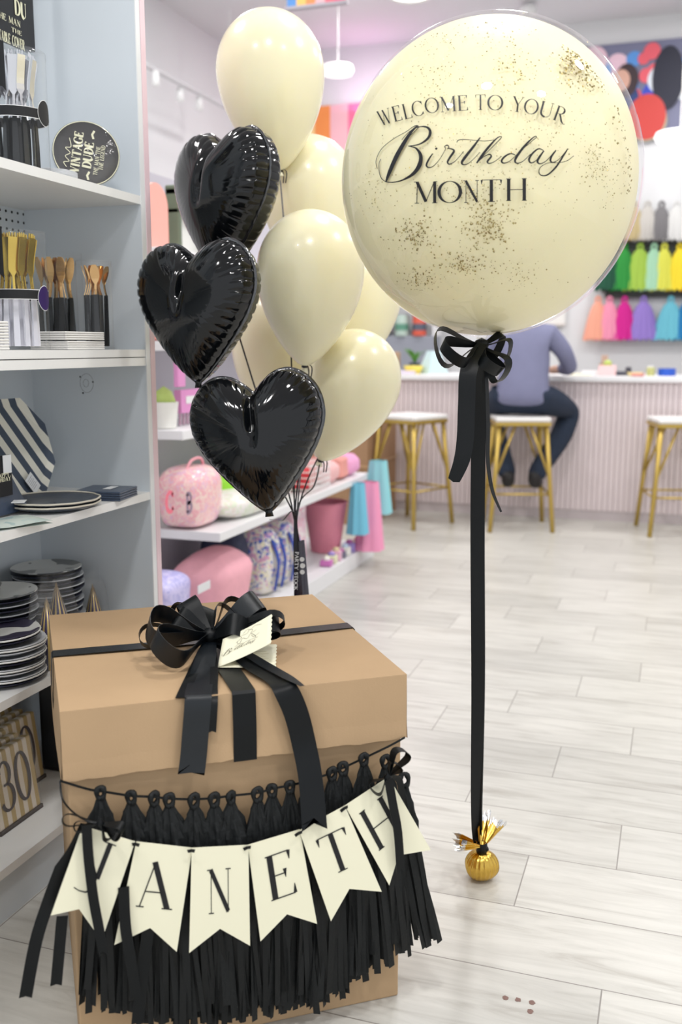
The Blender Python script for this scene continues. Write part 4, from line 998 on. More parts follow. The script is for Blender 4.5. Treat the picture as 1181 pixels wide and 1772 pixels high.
# ============================================================ BUBBLE BALLOON
BC = at(848, 313, 2.0); RB = .302
def stretch(p): return V((p.x, p.y, BC.z+(p.z-BC.z)*1.018))
t = thing('bubble_balloon', 'giant clear bubble balloon with a cream balloon and gold flakes inside', 'balloon', BC-V((0, 0, RB*1.02)))
NK = at(834, 586, dpt(BC)-.02)
def bub(r, k):
    def f(u, v):
        th = pi*u; a = 2*pi*v
        p = V((r*sin(th)*cos(a), r*sin(th)*sin(a), r*1.035*cos(th)))
        if k and u > .95:
            g3 = (u-.95)/.05; g3 = g3*g3; pr = NK-BC; p = p*(1-g3)+(V((pr.x*1.0+.012*cos(a), pr.y+.012*sin(a), pr.z)))*g3
        return BC+p
    return f
CLB = clear('clear_bubble_film', 1.3, base=.045, rough=.02)
ntb = CLB.node_tree; gl_ = [n for n in ntb.nodes if n.type == 'BSDF_GLOSSY'][0]; gl_.inputs[0].default_value = (1, .97, .98, 1)
MB().grid(bub(RB, 1), 64, 96, cv=True).build('clear_bubble', CLB, t, world=True, smooth=True)
RI = RB*.980; IC = BC+rt*(-.005)+V((0, 0, -.002))
def inner(u, v):
    th = pi*u; a = 2*pi*v; p = V((RI*sin(th)*cos(a), RI*sin(th)*sin(a), RI*1.035*cos(th)))
    return IC+p
inb = MB().grid(inner, 64, 96, cv=True).build('inner_balloon', LATIN, t, world=True, smooth=True); lab(inb, 'opaque cream balloon filling the bubble')
# folded neck of the inner balloon
mb = MB(); q0 = at(826, 572, dpt(NK))
def nfold(u, v):
    g4 = .02+(.19+.035*sin(3*2*pi*v+1)+.03*sin(7*2*pi*v+2)+.02*sin(13*2*pi*v)+.015*sin(23*2*pi*v+1))*u; a = 2*pi*v
    return IC+V((sin(g4)*cos(a), sin(g4)*sin(a), -1.035*cos(g4)))*(RI*1.0025)
mb.grid(nfold, 14, 160, cv=True)
for k5, a5 in enumerate((-2.1, -1.9, -1.55)):
    d5 = V((sin(.30)*cos(a5+YAW), sin(.30)*sin(a5+YAW), -cos(.30))); e5 = V((-sin(a5+YAW), cos(a5+YAW), 0)); f5 = d5.cross(e5)
    P5 = [IC+(V((d5.x, d5.y, d5.z*1.035))+f5*(-.14+.05*j5)*(-1)).normalized()*RI*1.012 for j5 in range(6)]
    mb.strip(P5, e5, [.045, .032, .02, .012+.006*k5, .008, .002], .0005)
mb.build('inner_neck_fold', mat('olive_cream_latex', (205, 194, 146), .4), t, world=True, smooth=True)
MB().tube([BC+(NK-BC)*.97, NK, NK-V((0, 0, .02))], [.012, .01, .012]).build('neck', CLB, t, world=True, smooth=True)
# gold flakes
mb = MB(); rf = random.Random(11)
def flake(p, n, s):
    a = n.orthogonal().normalized(); b2 = n.cross(a); k = rf.choice((3, 4, 4, 5)); o = rf.uniform(0, 6)
    n2 = (n+V((rf.uniform(-.5, .5), rf.uniform(-.5, .5), rf.uniform(-.5, .5)))).normalized(); a = n2.orthogonal().normalized(); b2 = n2.cross(a)
    mb.add([p+a*s*cos(o+2*pi*i/k)*rf.uniform(.5, 1)+b2*s*sin(o+2*pi*i/k)*rf.uniform(.5, 1) for i in range(k)], [tuple(range(k))])
RF = RB*.992
cz = lambda x, y: (580+x/1.965, y/1.965)
CL_ = [(830,205,55,45,330,2.6),(870,260,60,40,150,2.2),(560,110,90,40,90,1.8),(610,230,60,50,80,1.8),(520,770,60,60,230,2.0),(270,800,50,45,170,1.8),(440,900,60,30,130,1.8),(290,950,60,30,110,1.6),(330,250,80,60,80,1.6),(900,560,50,50,110,1.6),(640,940,80,40,70,1.5),(480,660,60,40,90,1.5),(980,330,25,80,170,2.4),(1010,560,14,90,90,2.4),(250,140,80,40,60,1.6),(740,470,180,120,130,1.3),(400,560,220,200,200,1.3),(120,650,40,80,60,1.4),(360,110,80,40,90,1.6),(960,650,50,60,60,1.5),(560,500,300,300,350,1.1)]
for cx_, cy_, sx, sy, n_, sz in CL_:
    for _ in range(n_):
        q = cz(rf.gauss(cx_, sx*.75), rf.gauss(cy_, sy*.75))
        if math.hypot((q[0]-848)/255, (q[1]-306)/278) > .97: continue
        p = hitE(q[0], q[1], BC, RF*1.005); flake(p, (p-BC).normalized(), rf.uniform(.0007, .0015)*sz)
for _ in range(900):
    d = V((rf.gauss(0, 1), rf.gauss(0, 1), rf.gauss(0, 1))).normalized()
    if d.dot((EYE-BC).normalized()) > .25: continue
    flake(BC+V((d.x, d.y, d.z*1.035))*RF, d, rf.uniform(.0006, .0016))
fl_ = mb.build('gold_flakes', mat('gold_leaf_flakes', (168, 150, 92), .3, metal=.9), t, world=True); fl_['kind'] = 'stuff'
# lettering
mb = MB(); RL = RB*1.004
def sphmap(x, y):
    # stroke widths given in picture pixels of the lettering drawing, laid on the bubble
    d = ray(640+x/3.1919, 160+y/3.1919); 
    p = hitE(640+x/3.1919, 160+y/3.1919, BC, RL); return p
put_strips(mb, script_strips(), sphmap)
BL_X = [70,150,215,270,350,435,515,610,690,815,890,965,1045,1075]; BL_Y = [183,158,143,130,112,105,99,95,97,106,119,134,160,172]
for ch, x0, x1 in [('W',60,132),('E',136,184),('L',192,238),('C',242,302),('O',312,388),('M',392,482),('E',487,545),('T',584,642),('O',650,735),('Y',784,846),('O',848,926),('U',928,1006),('R',1008,1078)]:
    xm = (x0+x1)/2; y0 = float(np.interp(xm-20, BL_X, BL_Y)); y1 = float(np.interp(xm+20, BL_X, BL_Y)); yb = float(np.interp(xm, BL_X, BL_Y)); sl = (y1-y0)/40
    wd, st = glyph_strips(ch, .12, .035); k = (x1-x0)/wd; l = math.hypot(1, sl); h_ = 82
    f = lambda a, b2: sphmap(xm+(a-wd/2)*k/l+b2*h_*sl/l*-1*-1, yb+(a-wd/2)*k*sl/l-b2*h_/l)
    put_strips(mb, [(P, [w_*(80/k if False else 1) for w_ in W]) for P, W in st], f)
for ch, x0, x1, yb, h_ in [('M',245,378,612,117),('O',378,508,610,118),('N',518,608,608,120),('T',614,732,604,120),('H',748,876,598,120)]:
    wd, st = glyph_strips(ch, .125, .032); k = (x1-x0)/wd
    put_strips(mb, st, lambda a, b2: sphmap(x0+a*k, yb-b2*h_-(a*k)*.02))
mb.build('lettering', mat('black_vinyl_print', (24, 22, 26), .4), t, world=True)

# ---- ribbon from bubble to weight
WP = hitZ(833, 1520, 0)
t = thing('balloon_ribbon', 'long black satin ribbon with a bow, hanging from the bubble balloon to the gold weight', 'ribbon', NK-V((0, 0, .01)))
D0 = dpt(NK); KW = V((WP.x+.0, WP.y+.0, .175))
KW = at(826, 1432, dpt(WP)+.0) ; KW2 = at(839, 1470, dpt(WP)-.01)
BK = NK-V((0, 0, .012))
n = 40; pts = []; D = []; W = []
A_ = BK+fw*-.006; B_ = at(827, 900, (D0+dpt(KW))/2)
path = cr([A_, at(830, 700, D0*.75+dpt(KW)*.25), B_, at(828, 1180, D0*.3+dpt(KW)*.7), KW, KW2], 8)
for i, p in enumerate(path):
    f = i/(len(path)-1); pts.append(p)
    a = .9*max(0, 1-f*5)+(1.0*max(0, (f-.55)/.45)); D.append(rt*cos(a)+fw*sin(a)); W.append(.031 if f > .05 else .02)
mb = MB(); mb.strip(pts, D, W, .0008); mb.build('long_ribbon', SATIN, t, world=True, smooth=True, auto=60)
path2 = cr([A_+fw*.01, at(832, 720, D0*.75+dpt(KW)*.25+.012), B_+fw*.012, at(829, 1180, D0*.3+dpt(KW)*.7+.012), KW+fw*.008, KW2], 8)
mb = MB(); mb.strip(path2, [rt*cos(1.0*(i/len(path2))**2*1.2)+fw*-sin(1.2*(i/len(path2))**2) for i in range(len(path2))], .026, .0008); mb.build('long_ribbon', SATIN, t, world=True, smooth=True, auto=60)
for e, wd, h, ro, dd in (((755, 602), .019, .062, .45, -.02), ((778, 612), .026, .05, .9, -.06), ((878, 622), .018, .06, .35, -.02), ((874, 650), .018, .05, .3, -.03), ((866, 598), .02, .04, .5, .03), ((856, 640), .024, .04, 1.1, -.05)):
    loop(t, BK, e, wd, h, SATIN, ro, dd, nm='bow_loop')
MB().lathe([(0, -.014), (.013, -.008), (.015, 0), (.013, .008), (0, .014)], Matrix.Translation(BK), n=14).build('knot', SATIN, t, world=True, smooth=True)
tail(t, [BK-fw*.015, at(812, 640, D0-.05), at(808, 700, D0-.05), at(806, 755, D0-.05), at(800, 795, D0-.05), at(786, 831, D0-.045)], [.02, .034, .034, .034, .032, .024], SATIN, vcut=-.004, wdir=rt, nm='tail')
tail(t, [BK-fw*.01, at(842, 650, D0-.03), at(845, 740, D0-.03), at(845, 800, D0-.03), at(853, 850, D0-.03), at(868, 886, D0-.03)], [.012, .012, .012, .012, .011, .006], SATIN, vcut=0, wdir=rt+fw, nm='tail')

# ---- gold foil weight
t = thing('balloon_weight', 'gold foil wrapped balloon weight with flared foil ends on the floor', 'balloon weight', (WP.x, WP.y, 0))
cw_ = V((WP.x, WP.y, 0)); rw = 30*dpt(WP)/FPX
mb = MB()
def pump(u, v):
    th = pi*u; a = 2*pi*v; pl = 1-.085*abs(sin(11*a+.25*sin(3*a)))**.6*sin(th)**.5+.04*sin(3*a+1)
    r_ = rw*sin(th)**.8*pl; return cw_+V((r_*cos(a), r_*sin(a), rw*.86+rw*.84*cos(th)-(0 if u < .9 else 0)))
mb.grid(pump, 28, 132, cv=True); mb.build('foil_ball', GOLD, t, world=True, smooth=True)
tp = cw_+V((0, 0, rw*1.72))
MB().lathe([(.009, -.012), (.0125, -.008), (.0125, .010), (.010, .014)], Matrix.Translation(tp+V((0, 0, .006))), n=16, cap=False).tube([tp+V((.011, 0, .004)), tp+V((.013, -.004, .008))], .004).build('ribbon_tie', SATIN, t, world=True, smooth=True)
def flare(end_px, wid, dd, label, seed_):
    e = at(end_px[0], end_px[1], dpt(WP)+dd); s0 = tp+V((0, 0, .012)); d = e-s0; Ln = d.length; d.normalize(); s1 = rt-d*rt.dot(d)
    if s1.length < .3: s1 = fw-d*fw.dot(d)
    s1.normalize(); s2 = d.cross(s1); mb = MB(); rr = random.Random(seed_); ph = rr.uniform(0, 6)
    def f(u, v):
        w_ = .006+wid*u**.9*(1+.12*sin(4*pi*v*3+ph)); a = (v-.5)*4.4
        fold = .16*sin(6*2*pi*v+ph)*u+.08*sin(11*2*pi*v+2*ph)*u
        return s0+d*Ln*u*(1+.08*sin(7*2*pi*v+ph)*u)+s1*sin(a)*w_*(1+fold)+s2*(cos(a)*w_*.55*(1-fold))
    mb.grid(f, 14, 60)
    nu, nv = 14, 60; base_i = 0
    for k in range(len(mb.f)):
        row_ = mb.f[k][0]//nv
        mb.m[k] = 1 if row_ > 9 + rr.choice((0, 0, 1)) else 0
    o_ = mb.build('foil_end', [GOLD, SILV], t, world=True, smooth=True)
    lab(o_, label)
flare((793, 1455), .030, -.02, 'foil end flaring left with silver lining', 2); flare((851, 1414), .025, .01, 'upright foil end with silver lining at the top', 4)
flare((838, 1404), .008, .03, 'thin gold foil end behind the ribbon', 8)
# floor marks
for (px, py), lb in zip(((875, 1727), (897, 1730), (921, 1735), (918, 1750)), ('leftmost', 'middle upper', 'rightmost upper', 'lowest')):
    p = hitZ(px, py, 0); rs = random.Random(px)
    P = [(.0055*(1+.2*rs.uniform(-1, 1))*cos(a*pi/8), .006*(1+.25*rs.uniform(-1, 1))*sin(a*pi/8)) for a in range(16)]
    mb = MB(); mb.add([(p.x, p.y, .0012)]+[(p.x+x, p.y+y, .0008) for x, y in P]+[(p.x+x*1.05, p.y+y*1.05, 0) for x, y in P], [(0, 1+i, 1+(i+1) % 16) for i in range(16)]+[(1+i, 17+i, 17+(i+1) % 16, 1+(i+1) % 16) for i in range(16)])
    o_ = mb.build('floor_spot', mat('brown_spot', (132, 104, 96), .7), None); tag(o_, lb+' of the four small brown spots on the floor tiles', 'stain', 'brown spots on the floor')

# ============================================================ BACK LEFT GONDOLA
GX, GXB, GY0, GY1 = -1.62, -2.08, 2.95, 5.35
t = thing('gondola_shelving', 'white gondola shelving with pink goods behind the balloons', 'shelf unit', ((GX+GXB)/2, 4.2, 0))
GW = mat('gondola_white', (238, 238, 240), .4); GG = mat('gondola_grey_back', (196, 192, 202), .6)
MB().box((GXB-.03, GY0, 0), (GXB, GY1, 1.9)).build('back_panel', GG, t, world=True)
MB().box((GXB, GY0, 0), (GX, GY1, .085)).build('base_deck', GW, t, world=True, bevel=.003)
for z, x1, y0, y1 in ((.50, GX, 3.33, GY1-.1), (.89, -1.74, 3.28, GY1-.1), (1.22, -1.78, 3.28, GY1-.1), (1.56, -1.80, 3.28, GY1-.1)):
    MB().box((GXB, y0, z-.035), (x1, y1, z)).build('shelf', GW, t, world=True, bevel=.002)
for y in (3.30, GY1-.09): MB().box((GXB, y-.02, 0), (GXB+.03, y+.0, 1.9)).build('upright', GW, t, world=True)
t = thing('second_gondola', 'white shelf end wall seen through the gap below the lavender bag', 'shelf unit', (-2.3, 4.2, 0)) if False else None
# pink sequin bag
SEQ = blotch('pink_iridescent_film', [(250, 205, 205), (248, 184, 192), (252, 222, 214), (240, 196, 214)], 30, .25)
def soft(name, label, cat, c, sx, sy, sz, m, rz=0, pw=.5, extra=None, group=None, lump=.03):
    """soft stuffed box standing on c"""
    t = thing(name, label, cat, c, rz, group); rs = random.Random(len(label)); a1 = rs.uniform(0, 6)
    def f(u, v):
        th = pi*u; a = 2*pi*v; s_, c_ = sin(th), cos(th)
        g = lambda q, p: math.copysign(abs(q)**p, q)
        k = 1+lump*sin(3*a+a1)*s_+lump*sin(5*th+a1)
        return V((sx/2*g(s_, pw)*g(cos(a), pw)*k, sy/2*g(s_, pw)*g(sin(a), pw)*k, sz/2+sz/2*g(c_, pw)))
    MB().grid(f, 24, 40, cv=True).build('body', m, t, smooth=True)
    return t
def band_on(t, mbfn, nm, m, **k): mb = MB(); mbfn(mb); return mb.build(nm, m, t, world=True, **k)
p = hitX(322, 905, -1.72)
t = soft('sequin_backpack', 'pink iridescent bag with letter patches on the middle shelf', 'bag', V((-1.80, 3.44, .502)), .20, .26, .24, SEQ, pw=.55)
for k, (ch, cc, px) in enumerate((('C', (238, 120, 140), 300), ('B', (150, 130, 150), 335), ('E', (250, 235, 230), 275))):
    o = hitX(px-12, 888, -1.688); mb = MB(); put_text(mb, ch, o, EY*.065, EZ*.07, .3, .22); mb.build('letter_patch', mat('patch_%d' % k, cc, .6), t, world=True)
mb = MB(); mb.tube(cr([V((-1.78, 3.36, .72)), V((-1.77, 3.40, .765)), V((-1.77, 3.48, .765)), V((-1.78, 3.52, .72))], 5), .006); mb.build('handle', mat('pink_strap', (240, 170, 180), .6), t, world=True, smooth=True)
soft('green_cushion', 'bright lime green cushion behind the pink bag', 'cushion', V((-1.87, 4.0, .502)), .2, .55, .17, mat('lime_fabric', (150, 218, 60), .7), lump=.02)
soft('white_garment_pile', 'folded white and pale green garment on the middle shelf', 'garment', V((-1.75, 3.85, .502)), .22, .6, .10, blotch('white_green_print', [(240, 240, 234), (228, 236, 214), (248, 244, 240), (236, 226, 216)], 24, .8), lump=.07)
t = soft('lavender_bag', 'lavender sequin bag on the bottom deck at the left', 'bag', V((-1.76, 3.10, .087)), .20, .24, .30, blotch('lavender_film', [(190, 186, 232), (206, 200, 240), (176, 174, 226)], 26, .3), lump=.05)
t = soft('pink_hooded_pouch', 'large pink fleece bag with raised letters on the bottom deck', 'bag', V((-1.76, 3.56, .087)), .24, .42, .30, mat('pink_fleece', (242, 178, 190), .9, noise=.08, nscale=30, bump=.6, bscale=60), lump=.08, pw=.7)
mb = MB()
for k, ch in enumerate('DANCE'):
    o = hitX(372+k*20, 1030-k*6, -1.635); put_text(mb, ch, o, (EY*.05+EZ*.0), EZ*.05, .25, .18)
if False: mb.build('raised_letters', mat('pink_letters', (250, 200, 208), .8), t, world=True)
q = hitX(358, 1012, -1.632); MB().box((q.x-.002, q.y-.07, q.z-.02), (q.x, q.y+.03, q.z+.012)).build('price_tag', TAGM, t, world=True)
PBK = blotch('white_backpack_print', [(240, 236, 226), (236, 232, 200), (60, 96, 190), (238, 236, 232), (220, 170, 200), (244, 240, 232)], 26, .6)
for k, y in enumerate((4.02, 4.22)):
    t = soft('printed_backpack', ('nearer', 'farther')[k]+' white backpack with blue and yellow print on the bottom deck', 'backpack', V((-1.78, y, .087)), .22, .16, .31, PBK, pw=.6, group='printed backpacks')
    for s_ in (-.04, .04):
        mb = MB(); mb.strip(cr([V((.10, s_, .26)), V((.13, s_, .16)), V((.11, s_, .03))], 5), V((0, 1, 0)), .022, .006); mb.build('strap', mat('blue_strap', (44, 74, 168), .6), t, smooth=True)
soft('navy_backpack', 'dark navy backpack between fleece bag and printed backpacks', 'backpack', V((-1.86, 3.86, .087)), .2, .15, .33, mat('navy_nylon', (44, 50, 78), .5), pw=.6)
t = soft('pink_stationery_set', 'pink and white gift set with a bunting card standing on the deck', 'gift set', V((-1.80, 4.46, .087)), .16, .2, .4, blotch('pink_white_print', [(246, 214, 224), (240, 180, 200), (250, 244, 244), (232, 200, 214)], 20, .5), pw=.45)
t = thing('pink_bucket', 'pink tapered bucket near the far end of the bottom deck', 'bucket', V((-1.80, 5.02, .087)))
MB().lathe([(0, .002), (.08, 0), (.12, .27), (.115, .27), (.075, .01), (0, .01)], n=32).build('bucket', mat('pink_paper', (240, 150, 170), .6, noise=.06), t, smooth=True, auto=40)
MB().lathe([(.12, .265), (.126, .27), (.12, .277), (.114, .27), (.12, .265)], n=32, cap=False).build('rim', mat('pink_paper', (240, 150, 170), .6), t, smooth=True)
rs = random.Random(5); cset = [(206, 120, 190), (238, 240, 200), (240, 190, 214), (120, 120, 140), (250, 250, 240), (170, 150, 220), (230, 214, 170), (196, 90, 170), (200, 220, 240)]
cn = ['plum', 'pale yellow', 'pink', 'slate', 'white', 'lavender', 'sand', 'magenta', 'pale blue']
for k in range(9):
    y = 4.66+k*.075; nm = cn[k]
    t = thing('small_toy_pack', nm+' small pack in the row along the front of the bottom deck', 'toy pack', V((-1.665-.0*(k % 2), y, .087)), rs.uniform(-.4, .4), 'small packs along the deck front')
    MB().box((-.03, -.028, 0), (.03, .028, .03+.01*(k % 3))).build('package', mat('pack_'+nm.replace(' ', '_'), cset[k], .5), t, bevel=.006)
    MB().lathe([(0, .03+.01*(k % 3)), (.02, .03+.01*(k % 3)), (.016, .045+.01*(k % 3)), (0, .05+.01*(k % 3))], n=12).build('toy', mat('pack_'+cn[(k+4) % 9].replace(' ', '_'), cset[(k+4) % 9], .5), t, smooth=True)
# hanging fabrics at far end of upper shelf
for k, (x, y, z, hh_, rr_, cc, nm) in enumerate(((-1.60, 4.98, .20, .28, .045, (120, 196, 222), 'sky blue'), (-1.57, 5.10, .09, .38, .06, (246, 160, 196), 'candy pink'), (-1.57, 5.26, .27, .30, .06, (150, 214, 222), 'aqua'))):
    t = thing('hanging_fabric', nm+' gauzy fabric hanging from the end of the white shelf', 'fabric', V((x, y, z)), .3)
    MB().grid(lambda u, v: V((rr_*(1.25-.5*v)*cos(2*pi*u)*(1+.15*sin(6*2*pi*u)), rr_*(1.0-.3*v)*sin(2*pi*u)*(1+.12*sin(5*2*pi*u)), hh_*v)), 48, 12, cu=True).build('drape', mat('gauze_'+nm.replace(' ', '_'), cc, .8), t, smooth=True)
t = thing('wire_basket', 'white wire basket on the middle shelf behind the strings', 'basket', V((-1.74, 4.5, .502)))
mb = MB()
for k in range(5): mb.tube([V((-.1, -.14, .02+k*.028)), V((.1, -.14, .02+k*.028)), V((.1, .14, .02+k*.028)), V((-.1, .14, .02+k*.028)), V((-.1, -.14, .02+k*.028))], .0025, n=5)
for k in range(11):
    y = -.14+.028*k
    for x in (-.1, .1): mb.tube([V((x, y, 0)), V((x, y, .14))], .0025, n=5)
mb.build('wire_cage', mat('white_wire', (245, 245, 245), .4), t)
soft('red_toy', 'red toy inside the white wire basket', 'toy', V((-1.74, 4.5, .506)), .12, .18, .11, mat('red_plush', (205, 50, 60), .7))
for k, (y, cc, nm) in enumerate(((4.75, (240, 190, 190), 'pale pink'), (4.95, (232, 160, 150), 'coral'), (5.1, (240, 170, 210), 'rose'))):
    soft('folded_cloth', nm+' folded cloth on the far end of the middle shelf', 'cloth', V((-1.76, y, .502)), .22, .17, .12, mat('cloth_'+nm.replace(' ', '_'), cc, .8), lump=.05)
# items on the .89 shelf
t = thing('pennant_card_set', 'pink labelled hanging party set on the upper gondola shelf', 'package', V((-1.84, 3.55, .892)))
MB().box((-.03, -.09, .05), (.0, .09, .14)).build('header_card', mat('orchid_card', (226, 150, 204), .5), t)
mb = MB(); put_text(mb, 'PARTY', V((.002, -.06, .085)), EY*.03, EZ*.03, .3, .2)
if False: mb.build('print', WPR, t)
MB().box((.0005, -.05, .085), (.0015, .07, .115)).build('white_label', WPR, t)
for k in range(6): MB().tube([(-.015, -.075+k*.03, .003), (-.015, -.075+k*.03, .05)], .006, n=6).build('stick', mat('mauve_stick', (196, 160, 180), .5), t)
for k, (y, z0, cc, nm) in enumerate(((3.36, .892, (190, 214, 120), 'lime and white'), (3.72, .892, (206, 160, 172), 'dusty rose'))):
    t = thing('gift_tub', nm+' gift tub on the upper gondola shelf', 'tub', V((-1.86, y, z0)))
    MB().lathe([(0, 0), (.045, 0), (.055, .1), (.05, .1), (.04, .006), (0, .006)], n=20).build('tub', mat('tub_white', (236, 236, 230), .5), t, smooth=True, auto=40)
    MB().lathe([(0, .05), (.045, .1), (.03, .14), (0, .16)], n=14).build('filling', mat('fill_'+str(k), cc, .6), t, smooth=True)
for k, (y, cc, nm) in enumerate(((3.38, (246, 170, 160), 'salmon'), (3.56, (246, 200, 200), 'blush'), (3.50, (250, 214, 90), 'yellow'))):
    x = -1.88+(.06 if nm == 'yellow' else 0)
    soft('plush_pouch', nm+' plush pouch on the gondola shelf beside the pink panel', 'pouch', V((x, y, 1.222)), .10, .13, .10 if nm != 'yellow' else .05, mat('plush_'+nm, cc, .8))
t = thing('orchid_strip_pack', 'orchid pink blister pack hanging just beside the near shelf edge', 'package', V((-1.79, 3.34, 1.05)))
MB().box((0, -.03, 0), (.02, .03, .135)).build('blister_card', mat('orchid_card', (226, 150, 204), .5), t, bevel=.004)
# items above: salmon rounded board and olive case
t = thing('salmon_arch_board', 'salmon pink round-topped board standing on the top gondola shelf', 'board', V((-1.90, 3.40, 1.56)))
mb = MB(); mb.grid(lambda u, v: V((-.012 if v < .5 else .012, .085*cos(pi*u), .0+.30+.085*sin(pi*u))) if False else V((0, 0, 0)), 2, 2)
mb = MB(); A_2 = [(-.085, 0), (.085, 0), (.085, .16)]+[(.085*cos(pi*k/16), .16+.085*sin(pi*k/16)) for k in range(1, 16)]+[(-.085, .16)]
mb.add([V((s_, y, z)) for s_ in (-.012, .012) for y, z in A_2], [tuple(range(len(A_2)))[::-1], tuple(range(len(A_2), 2*len(A_2)))]+[(i, (i+1) % len(A_2), len(A_2)+(i+1) % len(A_2), len(A_2)+i) for i in range(len(A_2))])
mb.build('board', mat('salmon_board', (250, 178, 166), .6), t)
t = thing('olive_lantern_case', 'olive green framed case with white panel on the top gondola shelf', 'case', V((-1.90, 3.66, 1.56)))
OL = mat('olive_plastic', (104, 116, 96), .5)
for (y0, y1, z0, z1) in ((-.12, -.095, 0, .25), (.095, .12, 0, .25), (-.12, .12, .22, .26), (-.12, .12, .15, .175)): MB().box((-.03, y0, z0), (.03, y1, z1)).build('frame_bar', OL, t, bevel=.006)
MB().box((-.012, -.1, 0), (.0, .1, .15)).build('white_panel', mat('case_white', (226, 226, 222), .6), t)

# ============================================================ COUNTER
t = thing('service_counter', 'long pale pink fluted counter with a white top across the back', 'counter', (-.6, 7.3, 0))
CPINK = mat('pale_pink_panel', (226, 213, 215), .55)
cx0, cx1, cyf, cyb = -2.4, 2.2, 7.005, 7.65
mb = MB(); xs = []; x = cx0
while x < cx1: xs.append(x); x += .036
for x in xs: mb.box((x+.003, cyf-.012, .07), (x+.033, cyf+.002, .965))
mb.box((cx0, cyf, .0), (cx1, cyb, .965)); mb.build('fluted_front', CPINK, t, world=True)
MB().box((cx0, cyf-.004, 0), (cx1, cyf, .07)).build('kick_strip', mat('kick_grey', (196, 186, 188), .5), t, world=True)
MB().box((cx0-.02, cyf-.05, .965), (cx1, cyb+.02, 1.0)).build('counter_top', GW, t, world=True, bevel=.004)
# cardboard cabinet left
p1 = hitZ(645, 912, 0); p2 = hitZ(705, 885, 0)
t = thing('cardboard_carton', 'tall brown cardboard carton beside the left stool', 'box', (-2.10, 6.50, 0))
KD_ = mat('brown_carton', (164, 128, 96), .7, noise=.08)
MB().box((-.27, -.22, 0), (.15, .50, .40)).build('carton_body', KD_, t, bevel=.004); MB().box((-.27, -.22, .405), (.15, .50, .70)).build('carton_upper', KD_, t, bevel=.004)
MB().box((-.28, -.23, .395), (.155, .505, .41)).build('tape_strip', mat('carton_tape', (186, 150, 112), .4), t)

# stools
def stool_proto():
    t = thing('bar_stool', 'x', 'stool', (0, 0, 0)); Hs = .745
    MB().box((-.178, -.178, Hs-.028), (.178, .178, Hs+.005)).build('seat', mat('white_seat', (236, 234, 232), .4), t, bevel=.012)
    mb = MB(); q = .168
    for a, b2 in (((-q, -q), (q, -q)), ((q, -q), (q, q)), ((q, q), (-q, q)), ((-q, q), (-q, -q))): mb.tube([V((*a, Hs-.04)), V((*b2, Hs-.04))], .014, n=6)
    mb.build('seat_frame', BRASS, t)
    for sx in (-1, 1):
        for sy in (-1, 1): MB().tube([(sx*.15, sy*.15, Hs-.03), (sx*.205, sy*.205, 0)], .0155, n=8).build('leg', BRASS, t, smooth=True)
    for sx, sy, sx2, sy2 in ((-1, -1, 1, -1), (1, -1, 1, 1), (1, 1, -1, 1), (-1, 1, -1, -1)):
        MB().tube([(sx*.186, sy*.186, .25), (sx2*.186, sy2*.186, .25)], .007, n=6).build('footrest', BRASS, t, smooth=True)
        for (ax_, ay_, bx_, by_) in ((sx, sy, sx2, sy2), (sx2, sy2, sx, sy)):
            MB().tube([(ax_*.15*.65+bx_*.15*.35, ay_*.15*.65+by_*.15*.35, Hs-.04), (ax_*.178, ay_*.178, .36)], .009, n=6).build('brace', BRASS, t, smooth=True)
    return t
s0_ = stool_proto(); s0_.location = (-.98, 6.56, 0); s0_.rotation_euler = (0, 0, radians(17)); s0_['label'] = 'brass stool with white seat under the seated person'; s0_['group'] = 'bar stools at the counter'
dup(s0_, (-1.70, 6.48, 0), radians(-26), 'brass stool with white seat left, beside the brown carton', 'bar stools at the counter')
dup(s0_, (.03, 6.72, 0), radians(14), 'brass stool with white seat at the right photo edge', 'bar stools at the counter')

# ---- person
def skin_mesh(name, nodes, edges, m, parent, sub=2, root=0):
    me = bpy.data.meshes.new(name); me.from_pydata([n[0] for n in nodes], edges, []); o = bpy.data.objects.new(name, me); COL.objects.link(o)
    md = o.modifiers.new('skin', 'SKIN'); md.use_smooth_shade = True
    for i, n in enumerate(nodes):
        r = n[1]; me.skin_vertices[0].data[i].radius = r if isinstance(r, tuple) else (r, r); me.skin_vertices[0].data[i].use_root = (i == root)
    sb = o.modifiers.new('sub', 'SUBSURF'); sb.levels = sub; sb.render_levels = sub
    dg = bpy.context.evaluated_depsgraph_get(); dg.update(); nm = bpy.data.meshes.new_from_object(o.evaluated_get(dg)); bpy.data.objects.remove(o)
    nm.materials.clear(); nm.materials.append(m); nm.polygons.foreach_set('use_smooth', [True]*len(nm.polygons))
    q = bpy.data.objects.new(name, nm); COL.objects.link(q); q.parent = parent; return q
PT = thing('person', 'person seen from behind in grey blue shirt and navy trousers on the middle stool', 'person', (-.965, 6.56, .0), radians(4))
SK = mat('skin', (205, 160, 135), .5)
